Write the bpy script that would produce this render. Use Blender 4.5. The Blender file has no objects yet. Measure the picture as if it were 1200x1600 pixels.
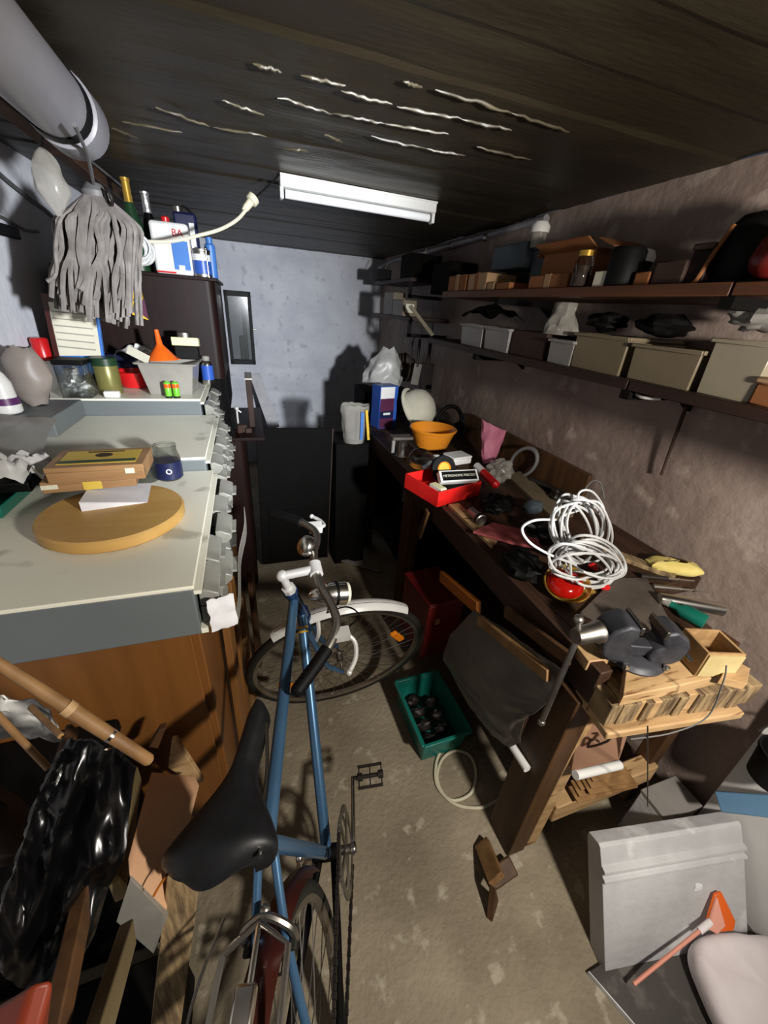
import bpy, bmesh, math, random
from mathutils import Vector, Matrix, Euler, noise
random.seed(7)
S = bpy.context.scene
COL = S.collection
V = Vector
pi = math.pi
# ---------------------------------------------------------------- camera
EYE = V((0, 0, 1.55))
RIGHT = V((0.9496, -0.3069, 0.0704)).normalized()
FWD = V((0.3034, 0.8318, -0.4648)).normalized()
RIGHT = (RIGHT - FWD * RIGHT.dot(FWD)).normalized()
UP = RIGHT.cross(FWD)
cd = bpy.data.cameras.new('camera'); cam = bpy.data.objects.new('camera', cd); COL.objects.link(cam)
cd.sensor_fit = 'HORIZONTAL'; cd.sensor_width = 36; cd.lens = 36 * 601 / 1200; cd.clip_start = 0.02
cam.matrix_world = Matrix(((RIGHT.x, UP.x, -FWD.x, EYE.x), (RIGHT.y, UP.y, -FWD.y, EYE.y), (RIGHT.z, UP.z, -FWD.z, EYE.z), (0, 0, 0, 1)))
S.camera = cam
# ---------------------------------------------------------------- light and exposure
S.view_settings.view_transform = 'Standard'; S.view_settings.look = 'None'
S.view_settings.exposure = 0.0; S.view_settings.gamma = 1.0; S.view_settings.use_curve_mapping = False
w = bpy.data.worlds.new('world'); S.world = w; w.use_nodes = True
w.node_tree.nodes['Background'].inputs[0].default_value = (0.55, 0.62, 0.8, 1)
w.node_tree.nodes['Background'].inputs[1].default_value = 0.05

def lamp(name, kind, loc, target, energy, color, **k):
    l = bpy.data.lights.new(name, kind); o = bpy.data.objects.new(name, l); COL.objects.link(o)
    l.energy = energy; l.color = color
    for a, b in k.items(): setattr(l, a, b)
    o.location = loc
    o.rotation_euler = (V(target) - V(loc)).to_track_quat('-Z', 'Y').to_euler()
    return o
# a hand torch held to the right of the camera: wide spill and a cooler central beam that reaches the back wall
lamp('torch_spill', 'SPOT', (0.72, -0.45, 1.57), (0.25, 1.6, 0.9), 98, (1.0, 0.93, 0.84), shadow_soft_size=0.05, spot_size=2.7, spot_blend=0.6)
lamp('torch_beam', 'SPOT', (0.72, -0.45, 1.58), (-0.42, 3.6, 1.2), 400, (0.88, 0.93, 1.0), shadow_soft_size=0.05, spot_size=0.95, spot_blend=1.0)

# ---------------------------------------------------------------- helpers
def at(u, v, x=None, y=None, z=None):
    """the world point seen at photo pixel (u, v) that lies on a plane x=, y= or z="""
    r = RIGHT * ((u - 600) / 601) - UP * ((v - 800) / 601) + FWD
    if x is not None: t = (x - EYE.x) / r.x
    elif y is not None: t = (y - EYE.y) / r.y
    else: t = (z - EYE.z) / r.z
    return EYE + r * t

def lin(h):
    h = h.lstrip('#'); c = [int(h[i:i + 2], 16) / 255 for i in (0, 2, 4)]
    return tuple(x / 12.92 if x <= 0.04045 else ((x + 0.055) / 1.055) ** 2.4 for x in c) + (1,)

MATS = {}
def mat(name, c1, c2=None, scale=12, rough=0.6, metal=0, bump=0, stretch=(1, 1, 1), trans=0, lo=0.35, hi=0.65, c3=None, s3=40, alpha=1, bscale=None, ior=1.45, det=6):
    m = bpy.data.materials.new(name); m.use_nodes = True; MATS[name] = m
    nt = m.node_tree; N = nt.nodes; L = nt.links; b = N['Principled BSDF']
    b.inputs['Roughness'].default_value = rough; b.inputs['Metallic'].default_value = metal
    b.inputs['Transmission Weight'].default_value = trans; b.inputs['IOR'].default_value = ior
    b.inputs['Alpha'].default_value = alpha
    if name in ('black', 'dark_void', 'dark_wood_gloss'): b.inputs['Specular IOR Level'].default_value = 0.2
    c2 = c2 or c1
    tc = N.new('ShaderNodeTexCoord'); mp = N.new('ShaderNodeMapping'); mp.inputs['Scale'].default_value = stretch
    L.new(tc.outputs['Object'], mp.inputs[0])
    n = N.new('ShaderNodeTexNoise'); n.inputs['Scale'].default_value = scale; n.inputs['Detail'].default_value = det
    L.new(mp.outputs[0], n.inputs['Vector'])
    r = N.new('ShaderNodeValToRGB'); e = r.color_ramp.elements
    e[0].position = lo; e[1].position = hi; e[0].color = lin(c1); e[1].color = lin(c2)
    L.new(n.outputs[0], r.inputs[0]); out = r.outputs[0]
    if c3:
        n3 = N.new('ShaderNodeTexNoise'); n3.inputs['Scale'].default_value = s3; n3.inputs['Detail'].default_value = 4
        L.new(mp.outputs[0], n3.inputs['Vector'])
        r3 = N.new('ShaderNodeValToRGB'); r3.color_ramp.elements[0].position = 0.6; r3.color_ramp.elements[1].position = 0.68
        L.new(n3.outputs[0], r3.inputs[0])
        mx = N.new('ShaderNodeMixRGB'); L.new(r3.outputs[0], mx.inputs[0]); L.new(out, mx.inputs[1]); mx.inputs[2].default_value = lin(c3); out = mx.outputs[0]
    L.new(out, b.inputs['Base Color'])
    if bump:
        bp = N.new('ShaderNodeBump'); bp.inputs['Strength'].default_value = bump; bp.inputs['Distance'].default_value = 0.01
        if bscale:
            nb = N.new('ShaderNodeTexNoise'); nb.inputs['Scale'].default_value = bscale; nb.inputs['Detail'].default_value = 8
            L.new(mp.outputs[0], nb.inputs['Vector']); L.new(nb.outputs[0], bp.inputs['Height'])
        else: L.new(n.outputs[0], bp.inputs['Height'])
        L.new(bp.outputs[0], b.inputs['Normal'])
    return m

class B:
    """collects shapes in one mesh"""
    def __init__(s): s.bm = bmesh.new()
    def box(s, c, d, R=None, taper=1.0):
        """box centred at c with size d; taper scales the top"""
        R = R or Matrix.Identity(3); vs = []
        for z in (-1, 1):
            k = taper if z > 0 else 1
            for x, y in ((-1, -1), (1, -1), (1, 1), (-1, 1)):
                vs.append(s.bm.verts.new(V(c) + R @ V((x * d[0] / 2 * k, y * d[1] / 2 * k, z * d[2] / 2))))
        for f in ((3, 2, 1, 0), (4, 5, 6, 7), (0, 1, 5, 4), (1, 2, 6, 5), (2, 3, 7, 6), (3, 0, 4, 7)): s.bm.faces.new([vs[i] for i in f])
        return s
    def tray(s, c, d, t=0.003, taper=1.0, R=None):
        """open-topped box standing on c (base centre), size d, wall t, taper scales the top opening"""
        R = R or Matrix.Identity(3); rings = []
        for (sx, sy, z) in ((1, 1, 0), (taper, taper, 1), (taper - 2 * t / d[0], taper - 2 * t / d[1], 1), (1 - 2 * t / d[0], 1 - 2 * t / d[1], t / d[2])):
            rings.append([s.bm.verts.new(V(c) + R @ V((x * d[0] / 2 * sx, y * d[1] / 2 * sy, d[2] * z))) for x, y in ((-1, -1), (1, -1), (1, 1), (-1, 1))])
        s.bm.faces.new(rings[0][::-1]); s.bm.faces.new(rings[3])
        for a, b in zip(rings, rings[1:]):
            for i in range(4): s.bm.faces.new((a[i], a[(i + 1) % 4], b[(i + 1) % 4], b[i]))
        return s
    def prism(s, pts, ext):
        """closed polygon of 3-D points pushed along ext"""
        a = [s.bm.verts.new(V(p)) for p in pts]; b = [s.bm.verts.new(V(p) + V(ext)) for p in pts]
        s.bm.faces.new(a[::-1]); s.bm.faces.new(b); n = len(a)
        for i in range(n): s.bm.faces.new((a[i], a[(i + 1) % n], b[(i + 1) % n], b[i]))
        return s
    def lathe(s, prof, c=(0, 0, 0), axis=(0, 0, 1), seg=24, sx=1.0):
        q = V((0, 0, 1)).rotation_difference(V(axis).normalized()).to_matrix(); rings = []
        for r, z in prof:
            if r < 1e-6: rings.append([s.bm.verts.new(V(c) + q @ V((0, 0, z)))])
            else: rings.append([s.bm.verts.new(V(c) + q @ V((r * sx * math.cos(2 * pi * i / seg), r * math.sin(2 * pi * i / seg), z))) for i in range(seg)])
        for a, b in zip(rings, rings[1:]):
            if len(a) == 1 and len(b) == 1: continue
            for i in range(seg):
                j = (i + 1) % seg
                if len(a) == 1: s.bm.faces.new((a[0], b[j], b[i]))
                elif len(b) == 1: s.bm.faces.new((a[i], a[j], b[0]))
                else: s.bm.faces.new((a[i], a[j], b[j], b[i]))
        if len(rings[0]) > 1: s.bm.faces.new(rings[0][::-1])
        if len(rings[-1]) > 1: s.bm.faces.new(rings[-1])
        return s
    def cyl(s, a, b, r, r2=None, seg=16):
        a = V(a); b = V(b); r2 = r if r2 is None else r2
        return s.lathe([(r, 0), (r2, (b - a).length)], a, b - a, seg)
    def torus(s, c, axis, R, r, seg=48, ss=10, sy=1.0):
        q = V((0, 0, 1)).rotation_difference(V(axis).normalized()).to_matrix(); rings = []
        for i in range(seg):
            t = 2 * pi * i / seg
            rings.append([s.bm.verts.new(V(c) + q @ V(((R + r * math.cos(p)) * math.cos(t), (R + r * math.cos(p)) * math.sin(t) * sy, r * math.sin(p)))) for p in [2 * pi * j / ss for j in range(ss)]])
        for i in range(seg):
            a, b = rings[i], rings[(i + 1) % seg]
            for j in range(ss): s.bm.faces.new((a[j], b[j], b[(j + 1) % ss], a[(j + 1) % ss]))
        return s
    def tube(s, pts, r, seg=8, smooth=0, rs=None):
        pts = [V(p) for p in pts]
        if smooth: pts = spline(pts, smooth)
        rings = []; n = len(pts); up = None
        for i, p in enumerate(pts):
            t = (pts[min(i + 1, n - 1)] - pts[max(i - 1, 0)]).normalized()
            if up is None: up = t.orthogonal().normalized()
            up = (up - t * up.dot(t)); up = up.normalized() if up.length > 1e-6 else t.orthogonal().normalized()
            w_ = t.cross(up); rr = r if rs is None else rs(i / (n - 1))
            rings.append([s.bm.verts.new(p + (up * math.cos(2 * pi * j / seg) + w_ * math.sin(2 * pi * j / seg)) * rr) for j in range(seg)])
        for a, b in zip(rings, rings[1:]):
            for j in range(seg): s.bm.faces.new((a[j], a[(j + 1) % seg], b[(j + 1) % seg], b[j]))
        s.bm.faces.new(rings[0][::-1]); s.bm.faces.new(rings[-1])
        return s
    def ball(s, c, r, sc=(1, 1, 1), seg=16, lump=0, freq=8, seed=0):
        ret = bmesh.ops.create_uvsphere(s.bm, u_segments=seg, v_segments=max(6, seg * 3 // 4), radius=1)
        for v in ret['verts']:
            d = v.co.copy(); k = 1 + lump * noise.noise(d * freq * 0.3 + V((seed, seed * 2, 0)))
            v.co = V(c) + V((d.x * sc[0], d.y * sc[1], d.z * sc[2])) * r * k
        return s
    def sheet(s, fn, nu, nv, t=0.0):
        """surface fn(u,v) in 0..1, thickened by t along its own normal"""
        g = [[V(fn(i / nu, j / nv)) for j in range(nv + 1)] for i in range(nu + 1)]
        def nrm(i, j):
            a = g[min(i + 1, nu)][j] - g[max(i - 1, 0)][j]; b = g[i][min(j + 1, nv)] - g[i][max(j - 1, 0)]
            n = a.cross(b); return n.normalized() if n.length > 1e-12 else V((0, 0, 1))
        A = [[s.bm.verts.new(g[i][j]) for j in range(nv + 1)] for i in range(nu + 1)]
        for i in range(nu):
            for j in range(nv): s.bm.faces.new((A[i][j], A[i + 1][j], A[i + 1][j + 1], A[i][j + 1]))
        if t:
            C_ = [[s.bm.verts.new(g[i][j] - nrm(i, j) * t) for j in range(nv + 1)] for i in range(nu + 1)]
            for i in range(nu):
                for j in range(nv): s.bm.faces.new((C_[i][j + 1], C_[i + 1][j + 1], C_[i + 1][j], C_[i][j]))
            ed = [(i, 0) for i in range(nu + 1)] + [(nu, j) for j in range(1, nv + 1)] + [(i, nv) for i in range(nu - 1, -1, -1)] + [(0, j) for j in range(nv - 1, 0, -1)]
            for k in range(len(ed)):
                a, b = ed[k], ed[(k + 1) % len(ed)]
                s.bm.faces.new((A[b[0]][b[1]], A[a[0]][a[1]], C_[a[0]][a[1]], C_[b[0]][b[1]]))
        return s
    def done(s, name, m, parent=None, loc=None, rz=0, bevel=0, smooth=True, label=None, cat=None, kind=None, group=None, R=None):
        bmesh.ops.recalc_face_normals(s.bm, faces=s.bm.faces)
        me = bpy.data.meshes.new(name); s.bm.to_mesh(me); s.bm.free()
        me.materials.append(MATS[m])
        if smooth:
            me.polygons.foreach_set('use_smooth', [True] * len(me.polygons)); me.set_sharp_from_angle(angle=0.7)
        o = bpy.data.objects.new(name, me); COL.objects.link(o)
        if parent: o.parent = parent
        if loc is not None: o.location = loc
        if R is not None: o.rotation_euler = R
        elif rz: o.rotation_euler = (0, 0, rz)
        if bevel:
            b = o.modifiers.new('bevel', 'BEVEL'); b.width = bevel; b.segments = 2; b.limit_method = 'ANGLE'; b.angle_limit = 0.7
        tag(o, label, cat, group, kind)
        return o

def tag(o, label=None, cat=None, group=None, kind=None):
    for k, v in (('label', label), ('category', cat), ('group', group), ('kind', kind)):
        if v: o[k] = v

def spline(pts, k):
    out = []; n = len(pts)
    for i in range(n - 1):
        p0, p1, p2, p3 = pts[max(i - 1, 0)], pts[i], pts[i + 1], pts[min(i + 2, n - 1)]
        for j in range(k):
            t = j / k
            out.append(0.5 * ((2 * p1) + (p2 - p0) * t + (2 * p0 - 5 * p1 + 4 * p2 - p3) * t * t + (3 * p1 - p0 - 3 * p2 + p3) * t ** 3))
    out.append(pts[-1]); return out

def thing(name, label, cat, loc=(0, 0, 0), rz=0, group=None, R=None):
    o = bpy.data.objects.new(name, None); COL.objects.link(o); o.empty_display_size = 0.05
    o.location = loc; o.rotation_euler = R if R is not None else (0, 0, rz)
    tag(o, label, cat, group); return o

def text(body, size, name, m, parent, loc, R, ext=0.0004, align='CENTER'):
    c = bpy.data.curves.new(name, 'FONT'); c.body = body; c.size = size; c.extrude = ext; c.align_x = align; c.align_y = 'CENTER'; c.resolution_u = 3
    o = bpy.data.objects.new(name, c); me = bpy.data.meshes.new_from_object(o); bpy.data.objects.remove(o)
    me.materials.append(MATS[m]); o = bpy.data.objects.new(name, me); COL.objects.link(o)
    o.parent = parent; o.location = loc; o.rotation_euler = R; return o

def nz(x, y=0, z=0): return noise.noise(V((x, y, z)))
def beam(p0, p1, w, t, side):
    """8 corners of a board from p0 to p1; width w along 'side', thickness t across it; returned as a B"""
    p0 = V(p0); p1 = V(p1); d = (p1 - p0); L_ = d.length; d.normalize(); s_ = V(side); s_ = (s_ - d * s_.dot(d)).normalized(); n = d.cross(s_)
    R = Matrix((s_, n, d)).transposed(); b = B(); b.box((0, 0, L_ / 2), (w, t, L_), None)
    o = p0; 
    for v in b.bm.verts: v.co = R @ v.co
    return b
def plank(name, label, cat, p0, p1, w, t, side, m, bevel=0.002, parent=None, group=None):
    return beam(p0, p1, w, t, side).done(name, m, parent, p0, bevel=bevel, label=label, cat=cat, group=group)

# ---------------------------------------------------------------- materials
mat('floor_concrete', '#7b705c', '#9c907a', 3.2, 0.75, bump=0.5, c3='#a89e8a', s3=17, bscale=60)
mat('wall_white', '#cdd0da', '#dfe2ea', 5, 0.85, bump=0.55, bscale=22, c3='#bfc3cd', s3=14)
mat('wall_side', '#d3d6df', '#e3e6ee', 4, 0.85, bump=0.4, bscale=22)
mat('wall_brown', '#85746b', '#9a897f', 4, 0.6, bump=0.5, bscale=26, c3='#a6968b', s3=11)
mat('ceiling_dark', '#2b2518', '#352e20', 3, 0.5, bump=0.2, bscale=30, stretch=(0.5, 2.5, 1))
mat('ridge', '#3a3325', '#5e5643', 14, 0.4)
mat('enamel_white', '#d8d8d4', '#e2e2de', 4, 0.3)
mat('pipe_white', '#85848a', '#929197', 5, 0.4, bump=0.1)
mat('tube_glass', '#e6e8ea', '#eceef0', 3, 0.12)
mat('black', '#060606', '#0a0a0a', 10, 0.6)
mat('black_gloss', '#040405', '#060607', 10, 0.28)
mat('rubber', '#15140f', '#1f1d17', 25, 0.75)
mat('chrome', '#c9c5bb', '#d9d5cc', 8, 0.22, 1)
mat('steel_dull', '#8d8981', '#a6a199', 14, 0.4, 1)
mat('alu_white', '#c9c7c2', '#dbd9d4', 12, 0.35, 0.3)
mat('bike_blue', '#486b8c', '#527799', 6, 0.3, 0.5)
mat('bike_dark_blue', '#1d3557', '#223c60', 6, 0.3, 0.4)
mat('saddle', '#0d0e10', '#141518', 30, 0.5, bump=0.08)
mat('rim', '#8d857a', '#a59d91', 10, 0.35, 0.9)
mat('reflector', '#e07a12', '#f08c1c', 60, 0.25)
mat('maroon', '#34140f', '#48201a', 9, 0.35)
mat('wood_dark', '#3a2413', '#51341d', 3, 0.55, stretch=(6, 6, 1), bump=0.1)
mat('wood_brown', '#6b4722', '#83592e', 2.5, 0.5, stretch=(9, 9, 0.7), bump=0.08)
mat('wood_veneer', '#6b431d', '#7b4f25', 2.0, 0.42, stretch=(10, 10, 0.6))
mat('wood_pale', '#a08056', '#c2a074', 4, 0.6, stretch=(1, 7, 7), bump=0.15, c3='#6d4c2a', s3=9)
mat('wood_pink', '#a47c62', '#bc937a', 3, 0.6, bump=0.1, c3='#8a6448', s3=8)
mat('wood_light_y', '#8a6a45', '#a5845a', 4, 0.6, stretch=(9, 1, 9), bump=0.15)
mat('wood_rot', '#5c4a35', '#a08862', 14, 0.8, stretch=(6, 1, 1), bump=0.5)
mat('wood_bench', '#2b1a0e', '#40291a', 3, 0.6, stretch=(9, 0.7, 9), bump=0.15)
mat('wood_leg', '#3c2714', '#573a1e', 3, 0.6, stretch=(9, 9, 0.8), bump=0.15)
mat('wood_rafter', '#725230', '#937046', 3, 0.6, stretch=(8, 8, 0.8), bump=0.12)
mat('board_yellow', '#b08748', '#c09a58', 2.5, 0.5, stretch=(1, 7, 7))
mat('cigar', '#866441', '#a37f56', 3, 0.5, stretch=(1, 8, 8), bump=0.08)
mat('cigar_label', '#c0a23e', '#ccb04c', 6, 0.5)
mat('gold', '#b08a36', '#c49c44', 8, 0.35, 0.6)
mat('green_dark', '#15301c', '#1c3a22', 8, 0.4)
mat('cream', '#dcdac8', '#e6e4d4', 2.5, 0.45, c3='#b9b7a6', s3=9)
mat('grey_paint', '#5f6566', '#696f70', 2, 0.45)
mat('grey_drawer', '#7d7d75', '#94948b', 16, 0.35, bump=0.1)
mat('paper', '#cfcfd2', '#dedee0', 12, 0.8, bump=0.1)
mat('paper_cream', '#c8c4b0', '#d6d2c0', 9, 0.7)
mat('print_grey', '#8d8a80', '#98958a', 20, 0.7)
mat('film', '#9a978e', '#aeaba2', 8, 0.25, alpha=0.58, bump=0.2)
mat('film_pale', '#8a8880', '#9e9c94', 8, 0.3, alpha=0.72, bump=0.15)
mat('film_grey', '#5b5852', '#6d6a63', 5, 0.3, bump=0.35, alpha=0.93)
mat('glass', '#dfe6e2', '#e6ece8', 3, 0.04, trans=1.0, alpha=0.6)
mat('bag_beige', '#7d746d', '#91877f', 8, 0.45, bump=0.2)
mat('chip_front', '#b09e6c', '#c2b180', 16, 0.7, bump=0.2)
mat('glass_pane', '#2c3230', '#363c3a', 3, 0.12, alpha=0.55)
mat('foil', '#d0d0d0', '#ececec', 40, 0.28, 0.9, bump=0.9)
mat('olive_tin', '#6d6a3a', '#807b46', 8, 0.35, 0.3)
mat('green_teal', '#0f5d4c', '#167060', 7, 0.35)
mat('green_crate', '#12655a', '#1b7a6c', 6, 0.35)
mat('red', '#b8161a', '#c81f20', 8, 0.3)
mat('red_box', '#d21c1a', '#de2824', 8, 0.35)
mat('red_dark', '#5a1210', '#6d1814', 8, 0.45)
mat('red_glow', '#8e0c05', '#a01008', 8, 0.12)
mat('orange', '#d9560f', '#e26418', 8, 0.4)
mat('orange_bowl', '#d9831f', '#e28f2a', 5, 0.35)
mat('orange_dull', '#a25a1c', '#b06622', 6, 0.5)
mat('salmon', '#d98a74', '#e09a84', 6, 0.45)
mat('yellow', '#d4a926', '#dcb53a', 7, 0.5)
mat('lime', '#c2d845', '#cbe04e', 7, 0.5)
mat('pale_yellow', '#d8d3a0', '#e2ddae', 6, 0.45)
mat('navy', '#141a3a', '#181f44', 6, 0.4)
mat('blue', '#2a50a4', '#335bb0', 8, 0.35)
mat('blue_mid', '#3a6db5', '#447ac0', 8, 0.4)
mat('blue_steel', '#5f86a5', '#6d94b2', 9, 0.35, 0.3)
mat('purple', '#4a2050', '#58285e', 8, 0.4)
mat('plum', '#4b1f3a', '#5a2746', 8, 0.45)
mat('pink', '#b0647c', '#c47a90', 9, 0.6, bump=0.1)
mat('pink_cloth', '#a04a4c', '#b45c5c', 14, 0.8, bump=0.2)
mat('pink_white', '#ddd3d3', '#e8e0e0', 7, 0.75, bump=0.35)
mat('white_bag', '#aeaeaa', '#c4c4c0', 8, 0.35, bump=0.3)
mat('green_bright', '#5fae2a', '#74c038', 8, 0.35)
mat('dark_wood_gloss', '#170b0a', '#20100e', 4, 0.48, stretch=(8, 8, 0.8))
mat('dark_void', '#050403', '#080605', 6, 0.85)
mat('brown_dark', '#2a1a10', '#38241a', 8, 0.7)
mat('carton', '#7a4a26', '#8a5830', 6, 0.75)
mat('carton_pale', '#947455', '#a58562', 6, 0.75)
mat('grey_box', '#39434a', '#4a555c', 6, 0.6)
mat('tub_white', '#7d7974', '#8b8782', 5, 0.4)
mat('tub_beige', '#6a5f4b', '#786c57', 5, 0.4)
mat('tub_cream', '#857d6a', '#938a76', 5, 0.18)
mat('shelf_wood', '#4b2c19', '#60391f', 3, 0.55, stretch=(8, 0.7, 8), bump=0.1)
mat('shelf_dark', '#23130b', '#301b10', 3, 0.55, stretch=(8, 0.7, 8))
mat('mop', '#6b6662', '#85807c', 30, 0.9)
mat('cord_cream', '#c5bfa4', '#d2ccb2', 9, 0.5)
mat('cord_grey', '#5a5a5a', '#6c6c6c', 9, 0.5)
mat('wire_white', '#b9bab9', '#c6c7c6', 9, 0.35)
mat('stone', '#b2b2b2', '#cccccc', 5, 0.6, c3='#e0e0e0', s3=7, bump=0.2, bscale=40)
mat('tile_dark', '#34302d', '#46413d', 6, 0.65, bump=0.2, c3='#5c5752', s3=14)
mat('cast_iron', '#303136', '#44454a', 18, 0.5, 0.35, bump=0.2)
mat('sponge', '#c8b565', '#d8c67a', 18, 0.85, bump=0.4)
mat('grey_plate', '#4c443d', '#5e554d', 9, 0.5, 0.2)
mat('peach', '#d0a27c', '#dbae88', 3, 0.5)
mat('burnt_orange', '#66230f', '#742b14', 6, 0.5)
mat('ply_olive', '#5c4f34', '#6b5d40', 8, 0.6)
mat('amber', '#7d5a1c', '#a07a2a', 8, 0.25, trans=0.3)
mat('dark_tool', '#201c1a', '#2e2926', 12, 0.5, 0.3)

# ---------------------------------------------------------------- the setting
XL, XR, YB, ZC, Y0 = -0.74, 1.3, 4.15, 1.97, -0.95
def grid_wall(name, fn, nu, nv, m):
    return B().sheet(fn, nu, nv, 0.05).done(name, m, kind='structure')
grid_wall('floor', lambda u, v: (XL + (XR - XL) * u, Y0 + (YB - Y0) * v, 0), 2, 2, 'floor_concrete')
grid_wall('wall_right', lambda u, v: (XR + 0.008 * nz(u * 22, v * 8) + 0.004 * nz(u * 60, v * 24, 3), YB + (Y0 - YB) * u, ZC * v), 120, 48, 'wall_brown')
grid_wall('wall_left', lambda u, v: (XL - 0.008 * nz(u * 20, v * 8), Y0 + (YB - Y0) * u, ZC * v), 100, 40, 'wall_side')
def bw(u, v):
    x = XL + (XR - XL) * u; z = ZC * v
    d = 0.006 * nz(x * 9, z * 11, 1) + 0.003 * nz(x * 30, z * 30, 2)
    course = (z / 0.24) % 1; d -= 0.006 if min(course, 1 - course) < 0.06 else 0     # joints of the painted blocks
    bx = (x / 0.42 + 0.5 * (int(z / 0.24) % 2)) % 1; d -= 0.004 if min(bx, 1 - bx) < 0.03 else 0
    return (x, YB - d, z)
grid_wall('wall_back', bw, 110, 110, 'wall_white')
def ce(u, v):
    y = Y0 + (YB - Y0) * v; x = XR - (XR - XL) * u
    b = int(y / 0.17); st = (nz(b * 3.7, 1.3) * 0.008)                                     # imprint of shuttering boards, each at its own height
    return (x, y, ZC + st + 0.003 * nz(x * 6, y * 14))
ceil = B().sheet(ce, 30, 300, 0.05).done('ceiling', 'ceiling_dark', kind='structure', smooth=False)
for (a, b_) in (((433, 152), (520, 178)), ((520, 178), (600, 193)), ((600, 193), (700, 210)), ((533, 143), (613, 163)), ((620, 167), (720, 186)), ((720, 186), (800, 203)),
               ((680, 140), (800, 177)), ((800, 177), (890, 206)), ((630, 127), (660, 137)), ((347, 157), (413, 180)), ((243, 167), (327, 197)), ((333, 199), (417, 213)),
               ((507, 210), (535, 222)), ((580, 213), (667, 233)), ((667, 233), (727, 243)), ((190, 190), (285, 207)), ((175, 200), (215, 216)), ((470, 118), (540, 134)), ((395, 100), (440, 112)), ((440, 232), (482, 236)), ((745, 230), (830, 250))):
    p = at(*a, z=ZC - 0.010); q = at(*b_, z=ZC - 0.010); sd = a[0] * 0.13; n = 16
    pts = [p.lerp(q, i / n) + V((0, 0.004 * nz(i * 0.22, sd), 0.003 * nz(i * 0.5, sd + 4))) for i in range(n + 1)]
    B().tube(pts, 0.004, 6, 0, rs=lambda t: 0.001 + (0.0018 + 0.0028 * abs(nz(t * 6, sd + 9))) * math.sin(pi * t) ** 0.6).done('concrete_ridge', 'ridge', ceil)
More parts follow.
